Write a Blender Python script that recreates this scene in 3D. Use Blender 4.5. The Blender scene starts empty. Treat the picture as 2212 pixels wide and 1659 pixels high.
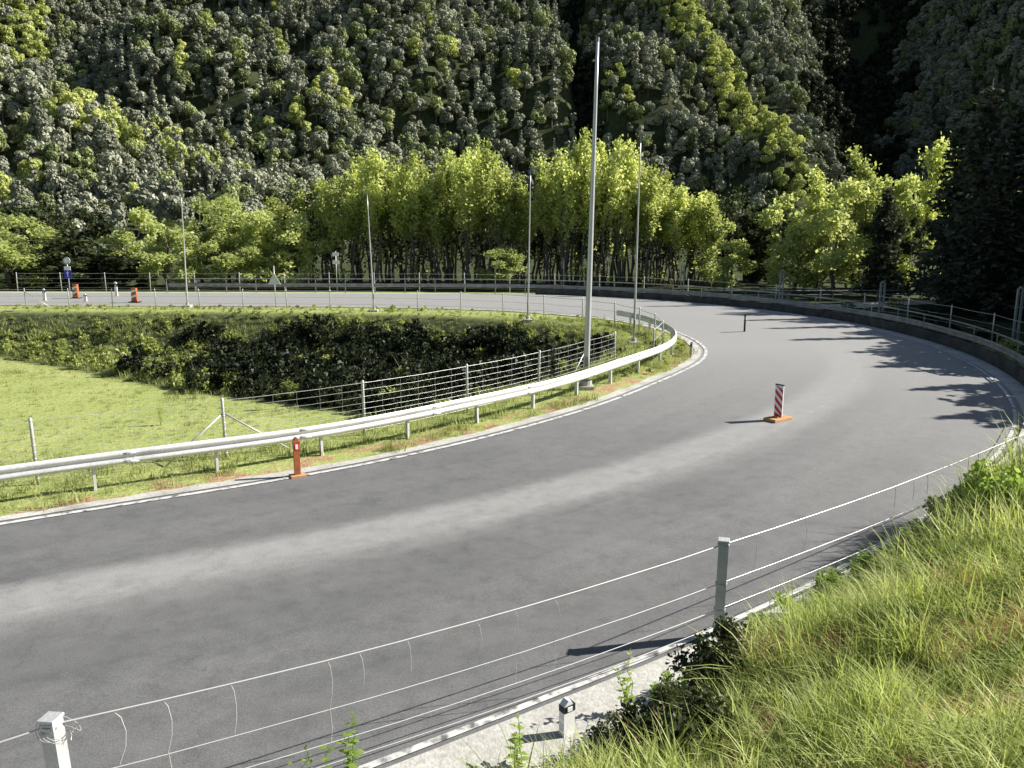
import bpy, math, random
import numpy as np
from mathutils import Vector, Matrix
random.seed(7); RS = np.random.RandomState(7)
S = bpy.context.scene; C = S.collection; PI = math.pi

# ------------------------------------------------------------------ camera, sky, sun, exposure
H = 5.6; PITCH = math.radians(11.0)
cam = bpy.data.objects.new('camera', bpy.data.cameras.new('camera')); C.objects.link(cam)
cam.location = (0, 0, H); cam.rotation_euler = (math.radians(90) - PITCH, 0, 0)
cam.data.sensor_width = 36; cam.data.lens = 28.48; cam.data.clip_end = 4000; cam.data.clip_start = 0.05
S.camera = cam
SUN_EL = math.radians(34); SUN_AZ = math.radians(78)          # azimuth clockwise from +Y (the view direction)
W = bpy.data.worlds.new('World'); S.world = W; W.use_nodes = True
nt = W.node_tree; sky = nt.nodes.new('ShaderNodeTexSky'); sky.sky_type = 'NISHITA'; sky.sun_disc = False
sky.sun_elevation = SUN_EL; sky.sun_rotation = SUN_AZ
nt.links.new(sky.outputs[0], nt.nodes['Background'].inputs[0]); nt.nodes['Background'].inputs[1].default_value = 0.05
sun = bpy.data.objects.new('sun', bpy.data.lights.new('sun', 'SUN')); C.objects.link(sun)
sun.data.energy = 5.0; sun.data.angle = math.radians(0.5); sun.data.color = (1, .955, .88)
sd = Vector((math.sin(SUN_AZ)*math.cos(SUN_EL), math.cos(SUN_AZ)*math.cos(SUN_EL), math.sin(SUN_EL)))
sun.rotation_euler = (-sd).to_track_quat('-Z', 'Y').to_euler()
S.view_settings.view_transform = 'Standard'; S.view_settings.look = 'None'; S.view_settings.exposure = 1.05

# ------------------------------------------------------------------ helpers
def G(px, py, z=0.0):
    """ground point seen at a pixel of the 2212 px wide photograph"""
    u = (px-1106)/1750; v = (829.5-py)/1750
    dy = math.cos(PITCH)+v*math.sin(PITCH); dz = -math.sin(PITCH)+v*math.cos(PITCH); t = (z-H)/dz
    return (u*t, dy*t)
def tag(o, label=None, cat=None, group=None, kind=None):
    if label: o['label'] = label
    if cat: o['category'] = cat
    if group: o['group'] = group
    if kind: o['kind'] = kind
    return o
def empty(name, loc, label, cat, group=None, rz=0):
    o = bpy.data.objects.new(name, None); C.objects.link(o); o.location = loc; o.rotation_euler = (0, 0, rz)
    o.empty_display_size = .2
    return tag(o, label, cat, group)
def np_mesh(name, V, F, mats, mi=None, smooth=False, uvs=None):
    """V (n,3); F list of (m,k) arrays"""
    me = bpy.data.meshes.new(name); V = np.asarray(V, dtype=np.float32)
    if isinstance(F, np.ndarray): F = [F]
    loops = np.concatenate([f.ravel() for f in F]).astype(np.int32)
    tot = np.concatenate([np.full(len(f), f.shape[1]) for f in F]).astype(np.int32)
    st = np.concatenate([[0], np.cumsum(tot)[:-1]]).astype(np.int32)
    me.vertices.add(len(V)); me.vertices.foreach_set('co', V.ravel())
    me.loops.add(len(loops)); me.loops.foreach_set('vertex_index', loops)
    me.polygons.add(len(tot)); me.polygons.foreach_set('loop_start', st)
    if hasattr(me.polygons[0], 'loop_total'):
        try: me.polygons.foreach_set('loop_total', tot)
        except Exception: pass
    for m in mats: me.materials.append(m)
    if mi is not None: me.polygons.foreach_set('material_index', np.asarray(mi, dtype=np.int32))
    me.polygons.foreach_set('use_smooth', np.full(len(tot), smooth))
    if uvs:
        for n, uv in uvs.items():
            l = me.uv_layers.new(name=n); l.data.foreach_set('uv', np.asarray(uv, dtype=np.float32)[loops].ravel())
    me.update(calc_edges=True); me.validate()
    return me
class MB:
    """collects boxes, tubes, sweeps; build() links them as one mesh"""
    def __init__(s): s.v = []; s.f = []; s.m = []; s.n = 0
    def add(s, V, F, m=0):
        V = [tuple(p) for p in V]; s.v += V; s.f += [tuple(i+s.n for i in f) for f in F]; s.m += [m]*len(F); s.n += len(V); return s
    def box(s, c, d, rz=0, m=0, rx=0, ry=0):
        R = Matrix.Rotation(rz, 3, 'Z') @ Matrix.Rotation(ry, 3, 'Y') @ Matrix.Rotation(rx, 3, 'X'); b = min(d)*.12
        V = []
        for zz, k in ((-.5, 1), (-.5, 0), (.5, 0), (.5, 1)):
            for sx, sy in ((-1, -1), (1, -1), (1, 1), (-1, 1)):
                x = sx*(d[0]/2-(b if k else 0)); y = sy*(d[1]/2-(b if k else 0))
                z = zz*d[2] + (0 if k else (b if zz < 0 else -b))
                V.append(Vector(c)+R @ Vector((x, y, z)))
        F = [(3, 2, 1, 0), (12, 13, 14, 15)]
        for r in range(3):
            for i in range(4): j = (i+1) % 4; F.append((r*4+i, r*4+j, (r+1)*4+j, (r+1)*4+i))
        return s.add(V, F, m)
    def tube(s, pts, r, n=6, m=0, caps=True):
        pts = [Vector(p) for p in pts]; V = []; F = []
        rr = r if isinstance(r, (list, tuple)) else [r]*len(pts)
        for i, p in enumerate(pts):
            t = (pts[min(i+1, len(pts)-1)]-pts[max(i-1, 0)]).normalized()
            a = Vector((0, 0, 1)) if abs(t.z) < .9 else Vector((1, 0, 0))
            u = t.cross(a).normalized(); w = t.cross(u)
            for k in range(n): an = 2*PI*k/n+PI/n; V.append(p+(u*math.cos(an)+w*math.sin(an))*rr[i])
        for i in range(len(pts)-1):
            for k in range(n): j = (k+1) % n; F.append((i*n+k, i*n+j, (i+1)*n+j, (i+1)*n+k))
        if caps: F += [tuple(range(n))[::-1], tuple((len(pts)-1)*n+k for k in range(n))]
        return s.add(V, F, m)
    def cyl(s, c, r, h, axis='Z', n=20, m=0):
        a = {'X': Vector((1, 0, 0)), 'Y': Vector((0, 1, 0)), 'Z': Vector((0, 0, 1))}[axis]
        return s.tube([Vector(c)-a*h/2, Vector(c)+a*h/2], r, n, m)
    def prism(s, poly, axis_y0, axis_y1, m=0, T=None):
        """poly in (x,z), extruded along y"""
        n = len(poly); V = [(x, axis_y0, z) for x, z in poly]+[(x, axis_y1, z) for x, z in poly]
        if T: V = [T @ Vector(p) for p in V]
        F = [tuple(range(n)), tuple(range(2*n-1, n-1, -1))]+[(i, (i+1) % n+0 if 0 else (i+1) % n, n+(i+1) % n, n+i)[::-1] for i in range(n)]
        return s.add(V, F, m)
    def mesh(s, name, mats, smooth=False):
        me = bpy.data.meshes.new(name); me.from_pydata(s.v, [], s.f)
        for mt in (mats if isinstance(mats, (list, tuple)) else [mats]): me.materials.append(mt)
        me.polygons.foreach_set('material_index', s.m)
        me.polygons.foreach_set('use_smooth', [smooth]*len(s.f)); me.update(); me.validate(); return me
    def build(s, name, mats, parent=None, smooth=False, loc=None):
        o = bpy.data.objects.new(name, s.mesh(name, mats, smooth)); C.objects.link(o)
        if parent: o.parent = parent
        if loc is not None: o.location = loc
        return o
def child(name, me, parent, loc=(0, 0, 0)):
    o = bpy.data.objects.new(name, me); C.objects.link(o); o.parent = parent; o.location = loc; return o
def copy_tree(o, parent=None):
    c = o.copy(); C.objects.link(c); c.parent = parent
    for ch in [k for k in o.children]: copy_tree(ch, c)
    return c

# ------------------------------------------------------------------ materials
def mat(name, col=(.5, .5, .5), rough=.7, metal=0, spec=.3):
    m = bpy.data.materials.new(name); m.use_nodes = True; b = m.node_tree.nodes['Principled BSDF']
    b.inputs['Base Color'].default_value = (*col, 1); b.inputs['Roughness'].default_value = rough
    b.inputs['Metallic'].default_value = metal; b.inputs['Specular IOR Level'].default_value = spec
    return m
def ramp(N, stops, interp='LINEAR'):
    r = N.new('ShaderNodeValToRGB'); r.color_ramp.interpolation = interp; e = r.color_ramp.elements
    while len(e) > 1: e.remove(e[-1])
    e[0].position = stops[0][0]; e[0].color = (*stops[0][1], 1)
    for p, c in stops[1:]: k = e.new(p); k.color = (*c, 1)
    return r
def noise(N, L, scale, detail=4, vec=None, rough=.55):
    n = N.new('ShaderNodeTexNoise'); n.inputs['Scale'].default_value = scale; n.inputs['Detail'].default_value = detail
    n.inputs['Roughness'].default_value = rough
    if vec: L.new(vec, n.inputs['Vector'])
    return n
def mixc(N, L, f, a, b, mode='MIX'):
    m = N.new('ShaderNodeMix'); m.data_type = 'RGBA'; m.blend_type = mode
    for s, v in ((m.inputs[0], f), (m.inputs[6], a), (m.inputs[7], b)):
        if hasattr(v, 'node'): L.new(v, s)
        else: s.default_value = v if not isinstance(v, tuple) else (*v, 1)
    return m.outputs[2]
def mth(N, L, op, a, b=0.0, c=None):
    m = N.new('ShaderNodeMath'); m.operation = op
    for i, v in enumerate((a, b) if c is None else (a, b, c)):
        if hasattr(v, 'node'): L.new(v, m.inputs[i])
        else: m.inputs[i].default_value = v
    return m.outputs[0]
def noisy(name, stops, scale=3, rough=.8, metal=0, spec=.3, bump=0, bscale=None, fine=None, objc=True):
    m = mat(name, (.5, .5, .5), rough, metal, spec); t = m.node_tree; N, L = t.nodes, t.links; b = N['Principled BSDF']
    tc = N.new('ShaderNodeTexCoord'); vec = tc.outputs['Object']
    n = noise(N, L, scale, 5, vec); r = ramp(N, stops); L.new(n.outputs[0], r.inputs[0]); col = r.outputs[0]
    if fine:
        n2 = noise(N, L, fine[0], 3, vec); r2 = ramp(N, [(.3, (1-fine[1],)*3), (.7, (1+fine[1]*.6,)*3)]); L.new(n2.outputs[0], r2.inputs[0])
        col = mixc(N, L, 1.0, col, r2.outputs[0], 'MULTIPLY')
    L.new(col, b.inputs['Base Color'])
    if bump:
        bn = noise(N, L, bscale or scale*6, 4, vec); bu = N.new('ShaderNodeBump'); bu.inputs['Strength'].default_value = bump
        bu.inputs['Distance'].default_value = .05; L.new(bn.outputs[0], bu.inputs['Height']); L.new(bu.outputs[0], b.inputs['Normal'])
    return m
def leaf(name, c1, c2, c3=None, trans=.45, var=.35, nscale=.5, hueshift=True):
    """leaf: diffuse + translucent, colour varies by plant, clump and leaf"""
    m = bpy.data.materials.new(name); m.use_nodes = True; t = m.node_tree; N, L = t.nodes, t.links; N.remove(N['Principled BSDF'])
    out = N['Material Output']; oi = N.new('ShaderNodeObjectInfo'); ge = N.new('ShaderNodeNewGeometry')
    n = noise(N, L, nscale, 3, ge.outputs['Position'])
    f = mth(N, L, 'ADD', mth(N, L, 'MULTIPLY', oi.outputs['Random'], .45), mth(N, L, 'MULTIPLY', n.outputs[0], .6))
    f = mth(N, L, 'ADD', f, mth(N, L, 'MULTIPLY', ge.outputs['Random Per Island'], .3)); f = mth(N, L, 'SUBTRACT', f, .15)
    st = [(.12, c1), (.62, c2)] + ([(.92, c3)] if c3 else [])
    r = ramp(N, st); L.new(f, r.inputs[0])
    d = N.new('ShaderNodeBsdfDiffuse'); L.new(r.outputs[0], d.inputs[0]); tr = N.new('ShaderNodeBsdfTranslucent')
    L.new(mixc(N, L, 1.0, r.outputs[0], (1.35, 1.35, 1.0), 'MULTIPLY'), tr.inputs[0])
    gl = N.new('ShaderNodeBsdfGlossy'); gl.inputs['Roughness'].default_value = .5; gl.inputs[0].default_value = (.8, .85, .8, 1)
    m1 = N.new('ShaderNodeMixShader'); m1.inputs[0].default_value = trans; L.new(d.outputs[0], m1.inputs[1]); L.new(tr.outputs[0], m1.inputs[2])
    m2 = N.new('ShaderNodeMixShader'); m2.inputs[0].default_value = .02; L.new(m1.outputs[0], m2.inputs[1]); L.new(gl.outputs[0], m2.inputs[2])
    L.new(m2.outputs[0], out.inputs[0]); return m

M = {}
M['galv'] = noisy('galvanised_steel', [(.3, (.42, .43, .43)), (.7, (.62, .63, .62))], 2.5, .42, .35, .5, fine=(30, .12))
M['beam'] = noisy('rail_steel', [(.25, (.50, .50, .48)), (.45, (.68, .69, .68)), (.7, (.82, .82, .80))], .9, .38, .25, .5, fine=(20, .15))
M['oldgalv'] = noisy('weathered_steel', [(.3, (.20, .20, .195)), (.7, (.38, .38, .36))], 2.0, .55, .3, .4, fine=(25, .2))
M['wire'] = mat('fence_wire', (.62, .62, .60), .4, .4, .5)
M['mast'] = noisy('mast_steel', [(.3, (.45, .46, .46)), (.7, (.62, .63, .62))], .8, .4, .4, .5)
M['white'] = noisy('white_plastic', [(.3, (.70, .70, .68)), (.7, (.82, .82, .80))], 4, .4, 0, .5)
M['dark'] = mat('black_rubber', (.02, .02, .02), .6)
M['red'] = noisy('red_reflective', [(.3, (.45, .015, .02)), (.7, (.60, .03, .03))], 5, .35, 0, .5)
M['orange'] = noisy('orange_plastic', [(.3, (.26, .075, .03)), (.7, (.44, .14, .05))], 7, .5, 0, .4)
M['blue'] = mat('blue_sign_paint', (.015, .03, .35), .35, 0, .5)
M['bark'] = noisy('bark', [(.3, (.07, .055, .04)), (.7, (.17, .145, .115))], 4, .95, bump=.5)
M['palebark'] = noisy('pale_bark', [(.3, (.06, .055, .045)), (.7, (.17, .155, .13))], 5, .9, bump=.4)
M['concrete'] = noisy('pale_concrete', [(.25, (.28, .27, .245)), (.5, (.43, .42, .385)), (.75, (.52, .505, .465))], 1.3, .9, 0, .2, .25, 30, fine=(14, .22))
M['paint'] = noisy('road_paint', [(.36, (.12, .12, .12)), (.48, (.48, .48, .46)), (.7, (.62, .62, .60))], 5, .7, 0, .3)
M['gravel'] = noisy('gravel_path', [(.3, (.38, .35, .28)), (.7, (.55, .52, .44))], 2, .95, fine=(20, .2))
M['foot'] = noisy('recycled_rubber_foot', [(.3, (.42, .22, .10)), (.7, (.55, .30, .15))], 8, .85)
# leaves
M['poplar'] = leaf('poplar_leaves', (.20, .235, .075), (.50, .55, .20), (.68, .70, .34), .55, nscale=.35)
M['broad'] = leaf('broad_leaves', (.16, .20, .07), (.42, .47, .18), (.60, .62, .30), .5, nscale=.3)
M['conif'] = leaf('conifer_needles', (.025, .032, .022), (.07, .08, .055), (.20, .21, .15), .15, nscale=.4)
M['darkleaf'] = leaf('dark_leaves', (.025, .035, .018), (.055, .07, .03), (.10, .12, .05), .3, nscale=.5)
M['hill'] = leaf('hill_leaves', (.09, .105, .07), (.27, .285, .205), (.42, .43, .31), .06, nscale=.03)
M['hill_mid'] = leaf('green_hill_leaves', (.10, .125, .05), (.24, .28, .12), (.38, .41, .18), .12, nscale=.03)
M['hill_light'] = leaf('sunny_hill_leaves', (.25, .29, .10), (.46, .50, .17), (.62, .64, .27), .3, nscale=.03)  # yellow-green leaves, sunlight of ridge and spur put into the colour
M['shrub'] = leaf('shrub_leaves', (.08, .10, .03), (.30, .34, .10), (.50, .53, .20), .42, nscale=.35)
M['grass'] = leaf('grass_blades', (.17, .23, .05), (.44, .50, .16), (.66, .66, .34), .42, nscale=1.1)
M['shortgrass'] = leaf('short_grass', (.20, .24, .08), (.33, .365, .14), (.44, .44, .20), .35, nscale=.6)
M['shadeleaf'] = leaf('shade_black_leaves', (.008, .011, .007), (.022, .03, .014), (.06, .07, .03), .15, nscale=.5)  # near-black leaf colour with the shade of hollow, ravine and bank painted in
M['weed'] = leaf('weed_leaves', (.14, .22, .05), (.26, .36, .08), (.40, .48, .14), .45, nscale=2)
M['straw'] = leaf('dry_stalks', (.34, .17, .08), (.48, .26, .14), (.58, .38, .22), .35, nscale=2)

# ------------------------------------------------------------------ road curves (world metres)
OUT = [(-34, -12.5), (-12, 1.0), (-1.3, 7.5), (4.7, 11.75), (9.6, 16.35), (15.3, 23.6), (18.9, 32), (20.2, 40), (19.4, 48.5), (16, 56.5), (10, 63.5), (1, 68), (-12, 69.2), (-35, 69.8), (-90, 71)]
INN = [(-40, -4.5), (-18, 10), (-9.9, 14.9), (-3.5, 19), (1.5, 24), (5, 29), (8, 34.5), (8.9, 38.8), (8.3, 45), (5.8, 50.0), (1, 54.0), (-5, 56.4), (-14, 57.8), (-37, 58.9), (-90, 61)]
def catmull(P, n=14):
    P = [np.array(p, float) for p in P]; P = [2*P[0]-P[1]]+P+[2*P[-1]-P[-2]]; R = []
    for i in range(1, len(P)-2):
        p0, p1, p2, p3 = P[i-1:i+3]
        t0 = 0; t1 = np.linalg.norm(p1-p0)**.5; t2 = t1+np.linalg.norm(p2-p1)**.5; t3 = t2+np.linalg.norm(p3-p2)**.5
        for t in np.linspace(t1, t2, n, endpoint=False):
            A1 = (t1-t)/(t1-t0)*p0+(t-t0)/(t1-t0)*p1; A2 = (t2-t)/(t2-t1)*p1+(t-t1)/(t2-t1)*p2; A3 = (t3-t)/(t3-t2)*p2+(t-t2)/(t3-t2)*p3
            B1 = (t2-t)/(t2-t0)*A1+(t-t0)/(t2-t0)*A2; B2 = (t3-t)/(t3-t1)*A2+(t-t1)/(t3-t1)*A3
            R.append((t2-t)/(t2-t1)*B1+(t-t1)/(t2-t1)*B2)
    R.append(P[-2]); return np.array(R)
co = catmull(OUT); ci = catmull(INN)
def normals(c):
    t = np.gradient(c, axis=0); t /= np.linalg.norm(t, axis=1)[:, None]; return np.stack([-t[:, 1], t[:, 0]], 1)   # left of travel = towards the inside of the bend
def offset(c, d): return c+normals(c)*d
def resample(c, step, s0=0.0, s1=None):
    seg = np.linalg.norm(np.diff(c, axis=0), axis=1); s = np.concatenate([[0], np.cumsum(seg)]); s1 = s[-1] if s1 is None else s1
    q = np.arange(s0, s1+1e-6, step); return np.stack([np.interp(q, s, c[:, 0]), np.interp(q, s, c[:, 1])], 1), q
def sdist(c, X, Y):
    """signed distance to polyline, positive on the left (inside of the bend)"""
    best = np.full(X.shape, 1e9); sg = np.ones(X.shape)
    c = c[::2]
    for a, b in zip(c[:-1], c[1:]):
        d = b-a; L2 = d@d; t = np.clip(((X-a[0])*d[0]+(Y-a[1])*d[1])/L2, 0, 1)
        dx = X-a[0]-t*d[0]; dy = Y-a[1]-t*d[1]; r = dx*dx+dy*dy; cr = d[0]*dy-d[1]*dx
        m = r < best; best = np.where(m, r, best); sg = np.where(m, np.sign(cr), sg)
    return np.sqrt(best)*sg
def sstep(a, b, x): t = np.clip((x-a)/(b-a), 0, 1); return t*t*(3-2*t)
def vnoise(X, Y, sc, seed=0):
    X = X/sc+seed*17.3; Y = Y/sc+seed*9.1; xi = np.floor(X).astype(np.int64); yi = np.floor(Y).astype(np.int64); fx = X-xi; fy = Y-yi
    def h(i, j): n = (i*374761393+j*668265263+seed*1013) & 0x7fffffff; n = ((n ^ (n >> 13))*1274126177) & 0x7fffffff; return ((n ^ (n >> 16)) & 0xffff)/65535.0
    fx = fx*fx*(3-2*fx); fy = fy*fy*(3-2*fy)
    return (h(xi, yi)*(1-fx)+h(xi+1, yi)*fx)*(1-fy)+(h(xi, yi+1)*(1-fx)+h(xi+1, yi+1)*fx)*fy-.5

# ------------------------------------------------------------------ terrain
def hill(X, Y):
    main = .70*(Y-262)+vnoise(X, Y, 60, 1)*30+vnoise(X, Y, 26, 2)*15+vnoise(X, Y, 12, 6)*6
    xr = 118+.02*(Y-300)+vnoise(Y, Y*0, 40, 5)*10
    main = main-1.15*np.maximum(X-xr, 0)
    main = main+9*np.exp(-((X-(95-.177*(Y-311)))/8.0)**2)*sstep(280, 300, Y)
    gul = np.exp(-((X-(28+.02*(Y-300)))/6.0)**2)*17; main = main-gul*sstep(270, 320, Y)
    main = main-np.exp(-((X+95-.16*(Y-300))/9.0)**2)*9*sstep(300, 350, Y)
    spur = np.maximum((-38-X)*.42, 0)*np.exp(-((Y-232+.1*(X+100))/42.0)**2)+vnoise(X, Y, 30, 3)*6*sstep(-30, -60, X*1.0)
    right = 1.25*(X-150-.05*(Y-300))*sstep(240, 400, Y)
    right = np.minimum(right, 95+.30*(Y-300)+vnoise(X, Y, 50, 7)*20)
    near_r = .5*(X-118)*sstep(150, 190, Y)*np.exp(-((Y-215)/45.0)**2)
    back = .85*(Y-470)+vnoise(X, Y, 70, 4)*60+vnoise(X, Y, 33, 8)*22
    z = np.maximum(np.maximum(np.maximum(main, spur), np.maximum(right, back)), near_r)
    return np.clip(z, -2, 420)
def zone(X, Y):
    di = sdist(ci, X, Y); do = sdist(co, X, Y); return di, do
def terrain(X, Y, parts=None):
    di, do = parts if parts is not None else zone(X, Y)
    z = np.full(X.shape, -.10)
    inside = di > 0
    zi = -.03-.0*di - 2.45*sstep(2.9, 9.5, di) + vnoise(X, Y, 3.0, 11)*.22*sstep(3, 5, di)*(1-.8*sstep(9, 12, di))
    z = np.where(inside, zi, z)
    outside = do < 0; d = -do
    on = .55*(1-sstep(.9, 2.8, X)); bank = .75*sstep(1.05+on, 2.1+on*1.3, d)+np.minimum(.50*np.maximum(d-1.3-on, 0), 2.6+.12*d)+sstep(3.5, 9, X)*.6*sstep(1, 1.8, d)+.95*np.exp(-((X-10.9)**2+(Y-14.6)**2)/3.0)*sstep(1, 1.8, d) + (vnoise(X, Y, 1.6, 12)*.30+vnoise(X, Y, .7, 14)*.14)*sstep(1.3, 2.2, d)
    wn = 1-sstep(15.5, 21, Y+.15*(X-8))
    low = -.03-.95*sstep(1.8, 6, d)+vnoise(X, Y, 4, 13)*.2*sstep(2, 4, d)
    zo = wn*bank+(1-wn)*low
    z = np.where(outside, zo, z)
    far = sstep(125, 160, Y)
    hz = hill(X, Y)
    z = np.where(Y > 120, np.maximum(z, hz*far-1.2*(1-far)*0+z*(1-far)), z)
    return z
def grid_axis(lo, hi, d0, grow, centre_lo, centre_hi):
    a = list(np.arange(centre_lo, centre_hi, d0)); s = d0; x = a[-1]
    while x < hi: s *= grow; x += s; a.append(x)
    s = d0; x = a[0]; b = []
    while x > lo: s *= grow; x -= s; b.append(x)
    return np.array(b[::-1]+a)
gx = grid_axis(-700, 800, .42, 1.035, -26, 26); gy = grid_axis(-60, 1000, .40, 1.012, -12, 75)
X, Y = np.meshgrid(gx, gy); di, do = zone(X, Y); Z = terrain(X, Y, (di, do))
nx, ny = len(gx), len(gy); idx = np.arange(nx*ny).reshape(ny, nx)
F = np.stack([idx[:-1, :-1], idx[:-1, 1:], idx[1:, 1:], idx[1:, :-1]], -1).reshape(-1, 4)
print('ground', nx, ny)
# ground material: meadow, verge, bare soil, dark floor with painted shade
def ground_mat():
    m = mat('ground_cover', (.2, .22, .1), .95, 0, .1); t = m.node_tree; N, L = t.nodes, t.links; b = N['Principled BSDF']
    tc = N.new('ShaderNodeTexCoord'); P = tc.outputs['Object']
    n1 = noise(N, L, .35, 6, P, .7); r1 = ramp(N, [(.3, (.24, .28, .09)), (.5, (.31, .345, .125)), (.72, (.37, .38, .16))]); L.new(n1.outputs[0], r1.inputs[0])
    n2 = noise(N, L, 9, 4, P); r2 = ramp(N, [(.3, (.72, .74, .68)), (.7, (1.2, 1.2, 1.15))]); L.new(n2.outputs[0], r2.inputs[0])
    mead = mixc(N, L, 1.0, r1.outputs[0], r2.outputs[0], 'MULTIPLY')
    uv = N.new('ShaderNodeUVMap'); uv.uv_map = 'zone'; sp = N.new('ShaderNodeSeparateXYZ'); L.new(uv.outputs[0], sp.inputs[0])
    n3 = noise(N, L, 1.1, 5, P); soilf = ramp(N, [(.47, (0, 0, 0)), (.55, (1, 1, 1))]); L.new(n3.outputs[0], soilf.inputs[0])
    n4 = noise(N, L, 12, 4, P); r4 = ramp(N, [(.3, (.24, .13, .075)), (.7, (.44, .28, .18))]); L.new(n4.outputs[0], r4.inputs[0])
    f1 = mth(N, L, 'MULTIPLY', soilf.outputs[0], sp.outputs[1])
    c = mixc(N, L, f1, mead, r4.outputs[0])
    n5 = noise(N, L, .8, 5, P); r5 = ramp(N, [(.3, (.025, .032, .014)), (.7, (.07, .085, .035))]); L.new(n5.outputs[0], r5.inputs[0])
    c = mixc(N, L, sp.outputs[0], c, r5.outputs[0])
    L.new(c, b.inputs['Base Color'])
    bn = noise(N, L, 14, 4, P); bu = N.new('ShaderNodeBump'); bu.inputs['Strength'].default_value = .6; bu.inputs['Distance'].default_value = .06
    L.new(bn.outputs[0], bu.inputs['Height']); L.new(bu.outputs[0], b.inputs['Normal']); return m
# shrub / meadow boundary inside the loop: toe line seen in the photo
toe = np.array([G(-500, 690, -2.5), G(0, 775, -2.5), G(180, 805, -2.5), G(400, 848, -2.5), G(600, 872, -2.5), G(850, 905, -2.5), G(1000, 930, -2.5), G(1150, 960, -2.5)])
toec = catmull(toe, 6)
def shrubmask(X, Y, di):
    s = sdist(np.repeat(toec, 2, axis=0)[::1], X, Y)    # positive = left of travel = beyond the toe line
    return (s > 0) & (di > 3.0)
ts = sdist(np.array([p for q in toec for p in (q,)]*1)[np.repeat(np.arange(len(toec)), 2)], X, Y)
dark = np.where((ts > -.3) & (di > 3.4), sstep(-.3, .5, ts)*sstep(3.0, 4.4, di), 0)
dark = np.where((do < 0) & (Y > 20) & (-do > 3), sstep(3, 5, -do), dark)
dark = np.where(Y > 76, 1.0, dark); dark = np.where((do < 0) & (Y <= 20), .75, dark)  # ground under trees, shrubs and bank grass darkened as painted shade
soil = np.where((di > 0) & (di < 1.5) & (Y < 40), 1-sstep(.9, 1.5, di), 0)
me = np_mesh('ground', np.stack([X.ravel(), Y.ravel(), Z.ravel()], 1), F, [ground_mat()], smooth=True, uvs={'zone': np.stack([dark.ravel(), soil.ravel()], 1)})
o = bpy.data.objects.new('ground', me); C.objects.link(o); tag(o, kind='structure')
def tz(x, y): return float(terrain(np.array([[float(x)]]), np.array([[float(y)]]))[0, 0])
def tzv(P): a = terrain(P[:, 0][None, :], P[:, 1][None, :])[0]; return a

# ------------------------------------------------------------------ road
NA = 28; n = len(co); uu = np.linspace(0, 1, NA+1)
RV = (co[:, None, :]*(1-uu)[None, :, None]+ci[:, None, :]*uu[None, :, None])
crown = (np.sin(uu*PI)*.05)[None, :].repeat(n, 0)
V = np.concatenate([RV.reshape(-1, 2), crown.reshape(-1, 1)], 1)
idx = np.arange(n*(NA+1)).reshape(n, NA+1); F = np.stack([idx[:-1, :-1], idx[:-1, 1:], idx[1:, 1:], idx[1:, :-1]], -1).reshape(-1, 4)
mid = (co+ci)/2; sl = np.concatenate([[0], np.cumsum(np.linalg.norm(np.diff(mid, axis=0), axis=1))])
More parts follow.
